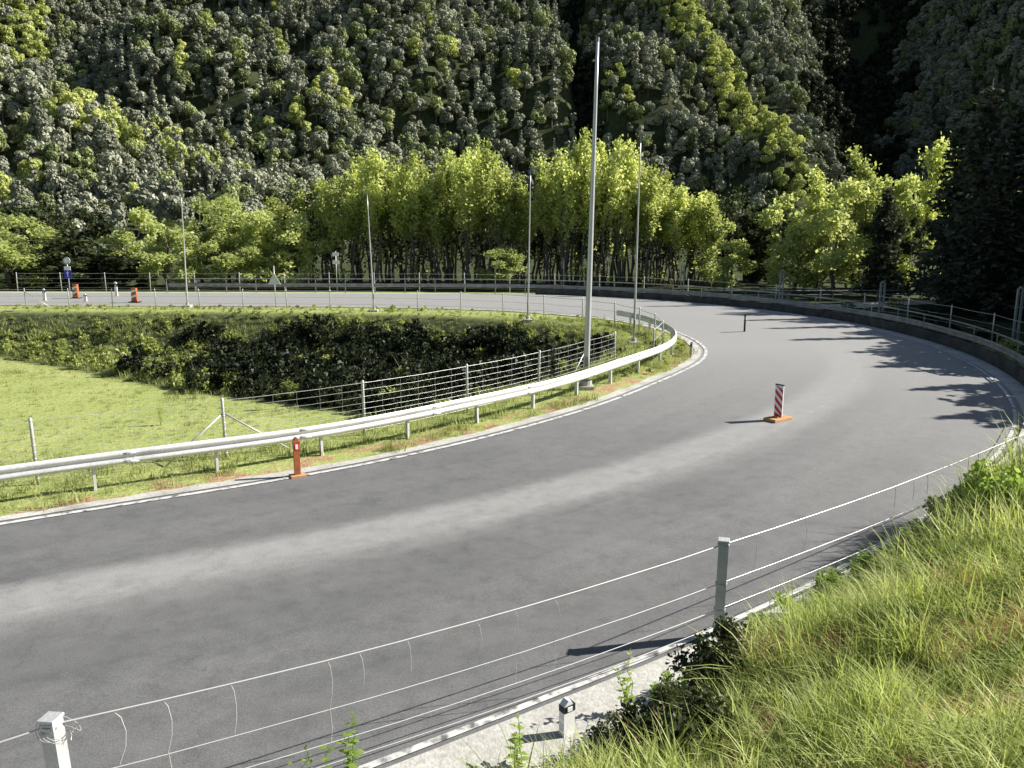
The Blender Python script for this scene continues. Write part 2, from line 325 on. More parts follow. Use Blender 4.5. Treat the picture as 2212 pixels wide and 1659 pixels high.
# the worn lane joint wanders across the road
ctrl_s = [0, sl[14*2], sl[14*4], sl[14*6], sl[14*8], sl[14*11], sl[-1]]; uc = np.interp(sl, ctrl_s, [.60, .62, .55, .47, .45, .5, .5])
UV1 = np.stack([uu[None, :].repeat(n, 0), sl[:, None].repeat(NA+1, 1)], -1).reshape(-1, 2)
UV2 = np.stack([(uu[None, :]-uc[:, None]), sl[:, None].repeat(NA+1, 1)], -1).reshape(-1, 2)
def road_mat():
    m = mat('asphalt', (.15, .15, .15), .72, 0, .35); t = m.node_tree; N, L = t.nodes, t.links; b = N['Principled BSDF']
    tc = N.new('ShaderNodeTexCoord'); P = tc.outputs['Object']
    uv = N.new('ShaderNodeUVMap'); uv.uv_map = 'wear'; sp = N.new('ShaderNodeSeparateXYZ'); L.new(uv.outputs[0], sp.inputs[0])
    uv1 = N.new('ShaderNodeUVMap'); uv1.uv_map = 'lane'; s1 = N.new('ShaderNodeSeparateXYZ'); L.new(uv1.outputs[0], s1.inputs[0])
    # streaks stretched along the travel direction
    cb = N.new('ShaderNodeCombineXYZ'); L.new(mth(N, L, 'MULTIPLY', s1.outputs[0], 22), cb.inputs[0]); L.new(mth(N, L, 'MULTIPLY', s1.outputs[1], .22), cb.inputs[1])
    ns = noise(N, L, 1, 5, cb.outputs[0]); nb = noise(N, L, .45, 4, P); nf = noise(N, L, 42, 4, P, .8); nm = noise(N, L, 5, 4, P)
    w = mth(N, L, 'ADD', sp.outputs[0], mth(N, L, 'MULTIPLY', mth(N, L, 'SUBTRACT', ns.outputs[0], .5), .045))
    w = mth(N, L, 'ADD', w, mth(N, L, 'MULTIPLY', mth(N, L, 'SUBTRACT', nm.outputs[0], .5), .012))
    band = ramp(N, [(.37, (0, 0, 0)), (.45, (1, 1, 1)), (.52, (1, 1, 1)), (.57, (0, 0, 0))]); L.new(mth(N, L, 'ADD', w, .5), band.inputs[0])
    wheel = ramp(N, [(.0, (.35,)*3), (.14, (.9,)*3), (.28, (.25,)*3), (.38, (.85,)*3), (.5, (.2,)*3), (.68, (.9,)*3), (.78, (.3,)*3), (.9, (1,)*3), (1, (.5,)*3)]); L.new(s1.outputs[0], wheel.inputs[0])
    base = ramp(N, [(.25, (.110, .111, .112)), (.75, (.162, .162, .16))]); L.new(ns.outputs[0], base.inputs[0])
    c = mixc(N, L, mth(N, L, 'MULTIPLY', wheel.outputs[0], .45), base.outputs[0], (.082, .083, .085))
    pb = ramp(N, [(.35, (0, 0, 0)), (.75, (.5,)*3)]); L.new(nb.outputs[0], pb.inputs[0]); c = mixc(N, L, pb.outputs[0], c, (.158, .157, .153))
    c = mixc(N, L, mth(N, L, 'MULTIPLY', band.outputs[0], .85), c, (.265, .262, .252))
    vp = N.new('ShaderNodeTexVoronoi'); vp.inputs['Scale'].default_value = .5; vp.distance = 'CHEBYCHEV'; cbp = N.new('ShaderNodeCombineXYZ'); L.new(mth(N, L, 'MULTIPLY', s1.outputs[0], 7), cbp.inputs[0]); L.new(mth(N, L, 'MULTIPLY', s1.outputs[1], .22), cbp.inputs[1]); L.new(cbp.outputs[0], vp.inputs['Vector'])
    spv = N.new('ShaderNodeSeparateColor'); L.new(vp.outputs['Color'], spv.inputs[0]); pr = ramp(N, [(0, (.9,)*3), (.5, (1,)*3), (1, (1.1,)*3)]); L.new(spv.outputs[0], pr.inputs[0]); c = mixc(N, L, .6, c, pr.outputs[0], 'MULTIPLY')
    no = noise(N, L, 2.2, 6, P, .75); ro = ramp(N, [(.32, (.80,)*3), (.5, (1,)*3), (.7, (1.12,)*3)]); L.new(no.outputs[0], ro.inputs[0]); c = mixc(N, L, 1.0, c, ro.outputs[0], 'MULTIPLY')
    bend_tone = ramp(N, [(.0, (0, 0, 0)), (1, (1, 1, 1))]); L.new(mth(N, L, 'MULTIPLY', mth(N, L, 'SUBTRACT', s1.outputs[1], 46.0), .04), bend_tone.inputs[0])  # base colour turns paler along the bend
    c = mixc(N, L, mth(N, L, 'MULTIPLY', bend_tone.outputs[0], .95), c, (.262, .26, .252))
    # scraps of the old centre line along the joint's outer side
    lnm = ramp(N, [(.438, (0, 0, 0)), (.442, (1, 1, 1)), (.449, (1, 1, 1)), (.453, (0, 0, 0))]); L.new(mth(N, L, 'ADD', sp.outputs[0], .5), lnm.inputs[0])
    cb2 = N.new('ShaderNodeCombineXYZ'); L.new(mth(N, L, 'MULTIPLY', s1.outputs[1], 1.6), cb2.inputs[0]); nl = noise(N, L, 1, 3, cb2.outputs[0])
    lr = ramp(N, [(.5, (0, 0, 0)), (.6, (1, 1, 1))]); L.new(nl.outputs[0], lr.inputs[0])
    c = mixc(N, L, mth(N, L, 'MULTIPLY', mth(N, L, 'MULTIPLY', lnm.outputs[0], lr.outputs[0]), .35), c, (.33, .33, .32))
    rf = ramp(N, [(.3, (.66,)*3), (.7, (1.34,)*3)]); L.new(nf.outputs[0], rf.inputs[0]); c = mixc(N, L, 1.0, c, rf.outputs[0], 'MULTIPLY')
    # cracks
    vo = N.new('ShaderNodeTexVoronoi'); vo.feature = 'DISTANCE_TO_EDGE'; vo.inputs['Scale'].default_value = .22
    dv = N.new('ShaderNodeVectorMath'); dv.operation = 'ADD'; L.new(P, dv.inputs[0]); nn = noise(N, L, 1.3, 4, P)
    L.new(nn.outputs[1], dv.inputs[1]); L.new(dv.outputs[0], vo.inputs['Vector'])
    cr = ramp(N, [(.0, (.86,)*3), (.0014, (1,)*3)]); L.new(vo.outputs[0], cr.inputs[0]); c = mixc(N, L, 1.0, c, cr.outputs[0], 'MULTIPLY')
    L.new(c, b.inputs['Base Color'])
    bu = N.new('ShaderNodeBump'); bu.inputs['Strength'].default_value = .35; bu.inputs['Distance'].default_value = .01; L.new(nf.outputs[0], bu.inputs['Height']); L.new(bu.outputs[0], b.inputs['Normal'])
    return m
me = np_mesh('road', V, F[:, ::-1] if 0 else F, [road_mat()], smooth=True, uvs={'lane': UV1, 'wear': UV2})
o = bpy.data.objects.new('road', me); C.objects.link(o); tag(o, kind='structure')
def ribbon(name, c, w0, w1, z, m, sub=1, jit=0):
    a = offset(c, w0); b = offset(c, w1); n = len(c)
    if jit: b = b+normals(c)*(np.array([vnoise(np.array([[k*.9]]), np.array([[0.]]), 1, 3)[0, 0] for k in range(n)])*jit)[:, None]
    zz = np.full((n, 1), z) if np.isscalar(z) else z[:, None]
    V = np.concatenate([np.concatenate([a, zz], 1), np.concatenate([b, zz], 1)]); i = np.arange(n-1)
    F = np.stack([i, i+1, n+i+1, n+i], 1)
    o = bpy.data.objects.new(name, np_mesh(name, V, F, [m], smooth=True)); C.objects.link(o); return o
cof, _ = resample(co, .5); cif, _ = resample(ci, .5)
# white edge lines (z just above the cambered surface)
for c, a, b in ((cif, -.30, -.16), (cof, .16, .26)):
    tag(ribbon('road_marking', c, a, b, .020, M['paint']), kind='structure')
# narrow pale drainage strip beside the inner edge and concrete kerb strip beside the near outer edge
tag(ribbon('inner_kerb_strip', cif, -.02, .34, .012, M['concrete'], jit=.25), kind='structure')
k0 = [p for p in cof if p[1] < 24]
def solid_strip(name, c, w0, w1, z0, z1, m):
    a = offset(c, w0); b = offset(c, w1); n = len(c); mb = MB()
    V = []
    for i in range(n): V += [(a[i][0], a[i][1], z0), (a[i][0], a[i][1], z1), (b[i][0], b[i][1], z1+.01), (b[i][0], b[i][1], z0)]
    F = []
    for i in range(n-1):
        for k in range(3): F.append((i*4+k, i*4+k+1, i*4+5+k, i*4+4+k))
    return mb.add(V, F).build(name, m)
tag(solid_strip('kerb', np.array(k0), 0.0, -1.95, -.2, .085, M['concrete']), kind='structure')
tag(ribbon('outer_kerb_strip', np.array([p for p in cof if p[1] >= 23.5]), 0.0, -.6, .0, M['concrete']), kind='structure')
# pale gravel path beyond the outer guardrail
pp = catmull([(24, 66), (34, 70), (50, 73), (75, 75)], 10)
tag(ribbon('path', pp, -1.6, 1.6, tzv(pp)+.06, M['gravel']), kind='structure')

# ------------------------------------------------------------------ swept rails, wires
def sweep(mb, c3, prof, m=0):
    """c3 (n,3) points; prof list of (lateral, up); lateral along the horizontal normal"""
    c3 = np.asarray(c3, float); nn = normals(c3[:, :2]); n = len(c3); k = len(prof); V = []; F = []
    for i in range(n):
        for a, b in prof: V.append((c3[i, 0]+nn[i, 0]*a, c3[i, 1]+nn[i, 1]*a, c3[i, 2]+b))
    for i in range(n-1):
        for j in range(k-1): F.append((i*k+j, i*k+j+1, (i+1)*k+j+1, (i+1)*k+j))
    return mb.add(V, F, m)
WPROF = [(0, -.155), (.0, -.145), (.05, -.115), (.055, -.06), (.012, -.02), (.012, .02), (.055, .06), (.05, .115), (0, .145), (0, .155),
         (-.006, .155), (-.006, .145), (.044, .113), (.048, .062), (.004, .022), (.004, -.022), (.048, -.062), (.044, -.113), (-.006, -.145), (-.006, -.155), (0, -.155)]
def guardrail(name, label, path, s0, s1, step, side, steel, toprail=False, post_w=.06):
    seg, q = resample(path, .5, s0, s1); base = seg[0]
    root = empty(name, (base[0], base[1], 0), label, 'guardrail'); inv = lambda P: P-np.array([base[0], base[1], 0])
    z = np.full((len(seg), 1), .64) + (np.sin(q*.7)*.012)[:, None]
    mb = MB(); prof = [(side*a, b) for a, b in WPROF]; sweep(mb, inv(np.concatenate([seg, z], 1)), prof)
    jp, jq = resample(path, 3.9, s0+1.0, s1); jn = normals(jp)
    for p, w in zip(jp, jn):
        an = math.atan2(w[1], w[0])
        for dz in (-.09, .09): mb.box((p[0]-base[0]+w[0]*side*.0525, p[1]-base[1]+w[1]*side*.0525, .64+dz), (.004, .30, .06), an)
        for dz in (-.09, 0, .09):
            for dt in (-.08, .08): mb.box((p[0]-base[0]+w[0]*side*.054-w[1]*dt, p[1]-base[1]+w[1]*side*.054+w[0]*dt, .64+dz), (.012, .016, .016), an)
    mb.build('rail_beam', steel, root, True)
    posts, pq = resample(path, step, s0+.4, s1); nn = normals(posts)
    pm = MB().box((0, 0, .2), (.012, .11, 1.0)).box((.0, .05, .2), (.06, .012, 1.0)).box((0, -.05, .2), (.06, .012, 1.0)).box((0, side*.075, .6), (.09, .04, .2)).mesh('post', steel)
    for p, w in zip(posts, nn):
        off = -side*.10; o = child('post', pm, root, (p[0]-base[0]+w[0]*off, p[1]-base[1]+w[1]*off, 0)); o.rotation_euler = (random.uniform(-.02, .02), random.uniform(-.02, .02), math.atan2(w[1], w[0])-PI/2)
        bm = None
    if toprail:
        mb = MB(); zz = np.full((len(seg), 1), 1.16); c = inv(np.concatenate([seg-normals(seg)*side*.1, zz], 1)); mb.tube(c, .035, 6); mb.build('handrail', steel, root, True)
        pm2 = MB().tube([(0, 0, .6), (0, 0, 1.16)], .024, 6).mesh('handrail_post', steel)
        for p, w in list(zip(posts, nn))[::1]:
            child('handrail_post', pm2, root, (p[0]-base[0]-w[0]*side*.1, p[1]-base[1]-w[1]*side*.1, 0))
    return root
inner_rail = offset(cif, 1.15); outer_rail = offset(cof, -.95)
def s_at(c, f):
    seg = np.linalg.norm(np.diff(c, axis=0), axis=1); s = np.concatenate([[0], np.cumsum(seg)]); i = [k for k in range(len(c)) if f(c[k])][0]; return s[i]
sa = s_at(inner_rail, lambda p: p[0] > -16); sb = s_at(inner_rail, lambda p: p[1] > 47.5)
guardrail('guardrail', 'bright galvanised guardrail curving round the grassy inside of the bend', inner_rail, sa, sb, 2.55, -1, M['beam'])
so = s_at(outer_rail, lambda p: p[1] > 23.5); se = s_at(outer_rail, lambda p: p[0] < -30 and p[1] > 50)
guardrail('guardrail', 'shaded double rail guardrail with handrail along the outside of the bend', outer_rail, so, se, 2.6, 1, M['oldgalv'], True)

wl, wq = resample(outer_rail, .5, so, s_at(outer_rail, lambda p: p[0] < 2 and p[1] > 50)); wl = offset(wl, .22); b = wl[0]
root = empty('parapet_wall', (b[0], b[1], 0), 'low concrete wall darkened with painted shade under the outer guardrail', 'wall')
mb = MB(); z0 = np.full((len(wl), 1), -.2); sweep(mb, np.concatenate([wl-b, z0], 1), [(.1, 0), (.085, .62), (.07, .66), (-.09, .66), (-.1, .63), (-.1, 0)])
M['darkconc'] = noisy('shade_dark_concrete', [(.3, (.035, .034, .032)), (.7, (.09, .088, .08))], 1.5, .9, fine=(12, .2)); mb.build('wall', M['darkconc'], root)  # wall colour carries the shade under the rail
def sagwire(mb, A, B, sag, r, n=8, jit=0):
    pts = [Vector(A).lerp(Vector(B), i/n)-Vector((0, 0, 4*sag*(i/n)*(1-i/n)+ (random.uniform(-jit, jit) if 0 < i < n else 0))) for i in range(n+1)]
    mb.tube(pts, r, 4, caps=False); return pts
def wire_fence(name, label, P, zs, ph, pr, heights, wr, stay=0, sag=.03, braces=(), leans=None, stayr=None, square=False):
    """P post feet (x,y); zs foot heights; heights of wires"""
    base = P[0]; root = empty(name, (base[0], base[1], zs[0]), label, 'fence')
    L = lambda p, z: Vector((p[0]-base[0], p[1]-base[1], z-zs[0]))
    mb = MB(); w2 = MB()
    for i in range(len(P)-1):
        rows = [sagwire(mb, L(P[i], zs[i]+h), L(P[i+1], zs[i+1]+h), sag*(1 if k else 1), wr*(1.5 if k == 0 else 1), 10, .004) for k, h in enumerate(heights)]
        if stay:
            D = (rows[0][-1]-rows[0][0]).length; m = int(D/stay)
            for q in range(1, m):
                t = q/m*10; a = int(t); f = t-a
                if a >= 10: continue
                col = [r[a].lerp(r[a+1], f) for r in rows]
                w2.tube([col[0], *col[1:]], stayr or wr*.6, 3, caps=False)
    if stay: mb.add(w2.v, w2.f)
    mb.build('wire_mesh', M['wire'], root, True)
    for i, p in enumerate(P):
        ln = leans[i] if leans else (random.uniform(-.02, .02), random.uniform(-.02, .02)); h = ph if np.isscalar(ph) else ph[i]
        b = MB()
        if square: b.box((0, 0, h/2-.1), (pr*2, pr*2, h+.2)).box((0, 0, h+.015), (pr*2.3, pr*2.3, .03))
        else: b.tube([(0, 0, -.2), (0, 0, h), (0, 0, h+.03)], [pr, pr, pr*.6], 10)
        for hh in heights: b.cyl((0, 0, hh), pr*1.15 if not square else pr*1.3, .02, n=8)
        o = b.build('post', M['galv'], root, not square, L(p, zs[i])); o.rotation_euler = (ln[0], ln[1], random.uniform(-.3, .3))
    for i, d in braces:
        q = np.array(P[i])+np.array(d); zf = tz(q[0], q[1])
        MB().tube([L(P[i], zs[i]+1.15), L(q, zf)], .022, 6).build('brace', M['galv'], root, True)
    return root

# inner fence behind the near guardrail: posts found where the photo shows them
fl = offset(cif, 2.35)
def on_curve(c, px):
    """point of a ground curve that projects to image column px (nearest to the camera)"""
    best = None
    for a, b in zip(c[:-1], c[1:]):
        def col(p, z=0): dd = p[1]*math.cos(PITCH)+(H-z)*math.sin(PITCH); return 1106+1750*p[0]/dd
        ca, cb = col(a), col(b)
        if (ca-px)*(cb-px) <= 0 and a[1] > 3 and a[1] < 45:
            t = (px-ca)/(cb-ca+1e-9); p = a+(b-a)*t
            if best is None or p[1] < best[1]: best = p
    return best
IP = [on_curve(fl, px) for px in (-260, 82, 489, 788, 1010, 1163, 1265, 1328)]
IP = [p for p in IP if p is not None]; izs = [tz(*p) for p in IP]
print('inner posts', [(round(float(p[0]), 1), round(float(p[1]), 1), round(z, 2)) for p, z in zip(IP, izs)])
wire_fence('wire_fence', 'wire mesh fence with braced round posts between near guardrail and meadow', IP, izs, 1.5, .037, [1.46, 1.27, 1.08, .9, .74, .6, .47, .35, .24, .14], .0042, .6, .02,
           braces=[(2, (1.3, .9)), (2, (-1.2, -.8)), (6, (-.7, -.9))], stayr=.003)
# continuing round the tip of the loop and back along the far inner verge
ff = offset(cif, 1.75); s0 = s_at(ff, lambda p: p[0] > 6.0 and p[1] > 30); FP, _ = resample(ff, 3.1, s0); FP = [p for p in FP if p[0] > -52]
wire_fence('wire_fence', 'low wire fence with thin grey posts along the far inner verge', FP, [tz(*p) for p in FP], 1.35, .035, [1.3, .85, .4], .012, 0, .03, braces=[(len(FP)-6, (1.6, .2))])
# outer fence behind the outer guardrail
of = offset(cof, -2.6); s0 = s_at(of, lambda p: p[1] > 26); OP, _ = resample(of, 4.0, s0); OP = [p for p in OP if not (p[0] < -45)]
wire_fence('wire_fence', 'tall wire fence standing behind the outer guardrail in the shade', OP, [tz(*p) for p in OP], 1.7, .035, [1.65, 1.2, .8, .4], .008, 0, .03)
# near foreground fence on the kerb
NP = [(-10.7, 2.0), (-3.95, 6.35), (2.86, 10.38), (11.75, 17.3), (17.2, 24.6)]
near = wire_fence('wire_fence', 'foreground fence with sagging wires and stout square posts on the concrete kerb', NP, [.08]*5, 1.33, .066, [1.28, .72, .34, .10], .0062, 0, .12, square=True,
                  leans=[(0, 0), (.02, -.03), (0, .01), (0, 0), (0, 0)])
b0 = np.array([NP[0][0], NP[0][1], .08]); mb = MB()
for i in range(0, 3):
    A = np.array([*NP[i], .08]); B = np.array([*NP[i+1], .08]); D = np.linalg.norm(B-A); k = 17
    for j in range(1, k):
        if random.random() < (.12 if i < 2 and j < 12 else .35): continue
        t = (j+random.uniform(-.25, .25))/k; s = lambda h: A+(B-A)*t+np.array([0, 0, h-4*.12*t*(1-t)])
        w = random.uniform(.03, .09); u = (B-A)/D
        full = random.random()
        p = [s(1.28), s(1.2)+u*w*.8, s(1.05)+u*w*1.2, s(.9)+u*w]
        if full > .45: p += [s(.74)+u*w*.2]
        if full > .72: p += [s(.5)+u*w*.6, s(.34)]
        MB().tube([Vector(q-b0) for q in p], .0046, 4, caps=False).build('stay_wire', M['wire'], near, True)
# round hoops of old wire twisted on the first post
mb = MB()
for k in range(5):
    c = Vector((NP[1][0]-b0[0], NP[1][1]-b0[1], 1.12+k*.03)); r = .10+.02*k
    mb.tube([c+Vector((math.cos(a)*r, math.sin(a)*r*.8, math.sin(a*1.5+k)*.05)) for a in np.linspace(0, 5.2, 14)], .0035, 4, caps=False)
mb.build('twisted_wire', M['wire'], near, True)

# far horizontal rail beyond the path on the right
RP = [(17+4.0*i, 73.0+.12*i) for i in range(15)]
root = empty('railing', (*RP[0], -1), 'long low grey railing in front of the trees right of the bend', 'railing')
mb = MB(); b = RP[0]
for zz in (.92, .55): mb.tube([(p[0]-b[0], p[1]-b[1], zz) for p in RP], .05, 6)
mb.build('rail', M['oldgalv'], root, True); pm = MB().box((0, 0, .4), (.08, .08, 1.15)).mesh('post', M['oldgalv'])
for p in RP: child('post', pm, root, (p[0]-b[0], p[1]-b[1], 0))

# ------------------------------------------------------------------ masts
def mast(pxb, pyb, pxt, pyt, r, label, lum=None, zb=0.0, conc=True):
    bx, by = G(pxb, pyb, zb); zb2 = tz(bx, by)
    def top(z): dd = by*math.cos(PITCH)+(H-z)*math.sin(PITCH); zc = by*math.sin(PITCH)+(z-H)*math.cos(PITCH); return 829.5-1750*zc/dd, dd
    lo, hi = 1, 30
    for _ in range(40):
        m = (lo+hi)/2
        if top(m)[0] > pyt: lo = m
        else: hi = m
    zt = lo; xt = (pxt-1106)/1750*top(zt)[1]
    root = empty('lamp_mast', (bx, by, zb2), label, 'mast', 'tall grey masts inside and round the bend')
    h = zt-zb2; lean = xt-bx
    MB().tube([(lean*k/8, 0, h*k/8) for k in range(9)], [r*(1-.55*k/8) for k in range(9)], 12).build('pole', M['mast'], root, True)
    b = MB().cyl((0, 0, .12), r*1.9, .35, n=14); 
    if conc: b.box((0, 0, .03), (.55, .55, .22))
    b.build('base', M['concrete'], root)
    MB().box((0, -r*1.02, 1.0), (r*1.1, .03, .38)).build('hatch', M['oldgalv'], root)
    if lum:
        MB().tube([(lean, 0, h-.05), (lean+lum*.35, 0, h+.06)], .03, 6).box((lean+lum*.62, 0, h+.09), (.62, .26, .08)).build('luminaire', M['oldgalv'], root)
    else:
        MB().cyl((lean, 0, h+.04), r*.55, .12, n=10).build('cap', M['oldgalv'], root)
    print('mast', label[:30], round(bx, 1), round(by, 1), 'h', round(h, 1)); return root
mast(1265, 838, 1291, 88, .115, 'tallest and thickest mast, rising behind the near guardrail left of the apex')
mast(1369, 742, 1384, 292, .06, 'thin mast at the grassy tip of the loop, right of the tallest mast', .5)
mast(1140, 690, 1146, 366, .06, 'thin mast left of the tallest mast on the far inner verge', .5)
mast(808, 672, 793, 422, .055, 'thin mast in front of the poplar row, left of centre', None)
mast(405, 662, 391, 416, .06, 'leftmost thin mast, standing by the far straight', .5)

# twin posts behind the outer guardrail
def twin(px, pyb, pyt, label, zb=-.3):
    bx, by = G(px, pyb, zb); zb2 = tz(bx, by); d = by*math.cos(PITCH)+(H-zb)*math.sin(PITCH); h = (pyb-pyt)/1750*d*1.02
    root = empty('twin_post', (bx, by, zb2), label, 'post', 'pale twin posts behind the outer guardrail')
    for sx in (-1, 1): MB().box((sx*.13, 0, h/2), (.10, .12, h)).build('upright', M['galv'], root)
    b = MB()
    for k in range(4): b.box((0, 0, h*(.2+.24*k)), (.26, .05, .06))
    b.build('crossbar', M['galv'], root); MB().box((0, 0, h+.05), (.14, .16, .1)).build('cap', M['galv'], root)
twin(1215, 622, 560, 'farthest pale twin post, beyond the road behind the tallest mast', -.9)
twin(1473, 630, 566, 'pale twin post by the shaded outer rail, second from the left', -.6)
twin(1686, 650, 577, 'pale twin post by the outer rail above the dark road shadow', -.5)
twin(1902, 678, 590, 'large pale twin post by the outer handrail, second from the right', -.3)
twin(2194, 722, 600, 'nearest pale twin post at the right edge of the photo', -.3)

# ------------------------------------------------------------------ beacon and delineators
def striped_panel(root, w, h, z0, y, slope, n, tilt=1):
    """white board with red slanting stripes clipped to the board"""
    bd = MB().box((0, 0, z0+h/2), (w, .035, h)).build('board', M['white'], root)
    st = MB(); p = h/n
    for k in range(-1, n+1):
        a = z0+k*p; poly = [(-w/2, a), (w/2, a+slope*w), (w/2, a+slope*w+p/2), (-w/2, a+p/2)]
        zc = [(x, min(max(z, z0+.004), z0+h-.004)) for x, z in poly]
        if max(z for _, z in zc)-min(z for _, z in zc) < .01: continue
        st.prism([(x*.985, z) for x, z in zc], y-.0215, y-.018); st.prism([(x*.985, z) for x, z in zc], y+.018, y+.0215)
    st.build('stripes', M['red'], bd)
bx, by = G(1680, 911)
root = empty('traffic_beacon', (bx, by, .05), 'red and white striped beacon standing alone in the middle of the road', 'beacon', rz=-.95)
striped_panel(root, .27, .92, .12, 0, -.9, 4)
MB().box((0, 0, .045), (.42, .80, .09)).box((0, 0, .10), (.2, .3, .05)).build('foot', M['foot'], root)
MB().box((0, 0, 1.05), (.29, .05, .03)).build('cap', M['dark'], root)

def delineator(name, loc, h, body, label, rz=0, band=None, w=.13, foot=True, group=None):
    root = empty(name, loc, label, 'delineator', group, rz)
    prof = [(-w/2, 0), (w/2, 0), (w/2, h-.10), (w*.12, h), (-w*.1, h), (-w/2, h-.06)]
    bo = MB().prism(prof, -.045, .045).build('body', M[body], root)
    if band:
        MB().prism([(-w/2-.003, h*.68), (w/2+.003, h*.68), (w/2+.003, h*.88), (-w/2-.003, h*.86)], -.048, .048).build('band', M[band], bo)
        MB().box((0, -.052, h*.77), (w*.45, .01, h*.12)).build('reflector', M['white'] if band != 'white' else M['red'], bo)
    if foot: MB().box((0, 0, .03), (.34, .26, .06)).build('foot', M['foot'], root)
    return root
dx, dy = G(643, 1030); delineator('delineator_post', (dx, dy, 0), .93, 'orange', 'orange post with reddish top standing between guardrail and road edge', .5, 'red')
dx, dy = G(1224, 1600); delineator('delineator_post', (dx, dy, .09), .42, 'white', 'small white marker post with black reflector on the near concrete kerb', .6, 'dark', .15, False)
dx, dy = G(2146, 925); 
dx, dy = G(1503, 768); delineator('delineator_post', (dx-.2, dy, 0), .6, 'oldgalv', 'short dark marker post at the apex of the inner verge', .9, 'dark', .12, False)

# signs and barriers at far left
def sign_post(loc, label, items, h, rz=0):
    root = empty('road_sign', loc, label, 'road sign', rz=rz)
    MB().tube([(0, 0, -.1), (0, 0, h)], .035, 8).build('pole', M['galv'], root, True)
    for it in items:
        k, z, s = it[:3]
        if k == 'disc':
            fc = MB().cyl((0, -.05, z), s, .03, 'Y', 24).build('sign_face', M['white'], root)
            rg = MB(); n = 28
            rg.tube([(math.cos(a)*s*.86, -.068, z+math.sin(a)*s*.86) for a in np.linspace(0, 2*PI, n)], s*.13, 4, caps=False); rg.build('sign_rim', M['red'] if it[3] == 'red' else M['oldgalv'], fc)
        if k == 'square':
            fc = MB().box((0, -.05, z), (s*2, .03, s*2.2)).build('sign_face', M['blue'], root)
            MB().prism([(-s*.12, z-s*.7), (s*.12, z-s*.7), (s*.12, z+s*.3), (s*.4, z+s*.3), (0, z+s*.85), (-s*.4, z+s*.3), (-s*.12, z+s*.3)], -.072, -.067).build('arrow', M['white'], fc)
        if k == 'triangle':
            MB().prism([(-s, z-s*.75), (s, z-s*.75), (0, z+s)], -.06, -.03).build('sign_face', M['white'], root)
        if k == 'plate':
            MB().box((0, -.05, z), (s*2, .03, s*1.2)).build('plate', M['white'], root)
    return root
def at_far(px, d, z=0):   # column px at distance d
    dd = d*math.cos(PITCH)+(H-z)*math.sin(PITCH); return ((px-1106)/1750*dd, d)
x, y = at_far(152, 67); sign_post((x, y, 0), 'white round sign above a blue square sign at far left', [('disc', 2.85, .30, 'white'), ('plate', 2.25, .26), ('square', 1.75, .30)], 3.1)
x, y = at_far(596, 57.3); sign_post((x, y, 0), 'white triangular warning sign on a thin pole by the far inner verge', [('triangle', 1.95, .46)], 2.9)
x, y = at_far(728, 75); sign_post((x, y, -.5), 'small pale sign in front of the dark tree trunks beyond the far road', [('plate', 3.6, .28), ('plate', 2.9, .3)], 3.9)
for px, d, hh, lab in ((165, 64, 1.3, 'smaller orange and white barrier at far left beside the blue sign'), (292, 60.6, 1.25, 'larger orange and white barrier standing on the far road')):
    x, y = at_far(px, d); root = empty('road_barrier', (x, y, 0), lab, 'barrier', 'orange barriers at far left')
    MB().prism([(-.26, 0), (.26, 0), (.2, .25), (.18, hh*.88), (-.18, hh*.88), (-.2, .25)], -.14, .14).build('body', M['orange'], root)
    st = MB()
    for k in range(2): st.prism([(-.17, .36+k*.38), (.17, .5+k*.38), (.17, .66+k*.38), (-.17, .52+k*.38)], -.146, -.141)
    st.build('stripes', M['white'], root); MB().box((0, 0, .05), (.8, .5, .1)).build('foot', M['dark'], root)
for px, d, hh, lab in ((97, 62, .95, 'white marker post leftmost at the far road, left of the blue sign'), (252, 66, 1.2, 'white marker post between the two orange barriers'), (185, 61.5, .6, 'small low white marker post right of the smaller orange barrier')):
    x, y = at_far(px, d); delineator('delineator_post', (x, y, 0), hh, 'white', lab, 0, 'dark', .2, True)

dx, dy = G(1608, 718); delineator('delineator_post', (dx, dy, .03), .95, 'dark', 'small dark post standing in the shade on the far part of the bend', 1.2, 'oldgalv', .16, False)
# small scrub tuft standing on the road edge shade, dark weed tuft
# ------------------------------------------------------------------ foliage meshes
def quads(cen, size, flat=0.0, rs=RS, elong=1.0, out=None, jit=.5):
    n = len(cen); a = rs.normal(size=(n, 3)); a /= np.linalg.norm(a, axis=1)[:, None]
    if out is not None:
        w = out/(np.linalg.norm(out, axis=1)[:, None]+1e-6)+rs.normal(size=(n, 3))*jit; w /= np.linalg.norm(w, axis=1)[:, None]
        a = np.cross(w, rs.normal(size=(n, 3))); a /= np.linalg.norm(a, axis=1)[:, None]; b = np.cross(w, a)
        s = (size*(rs.rand(n)*.7+.65))[:, None]
        return np.stack([cen-a*s*.5, cen+b*s*.45, cen+a*s*.5, cen-b*s*.45], 1).reshape(-1, 3), np.arange(4*n).reshape(n, 4)
    if flat: a[:, 2] *= (1-flat); a /= np.linalg.norm(a, axis=1)[:, None]
    b = np.cross(a, rs.normal(size=(n, 3))); b /= np.linalg.norm(b, axis=1)[:, None]
    s = (size*(rs.rand(n)*.7+.65))[:, None]
    V = np.stack([cen-a*s*elong*.5, cen+b*s*.33, cen+a*s*elong*.5, cen-b*s*.33], 1).reshape(-1, 3)
    return V, np.arange(4*n).reshape(n, 4)
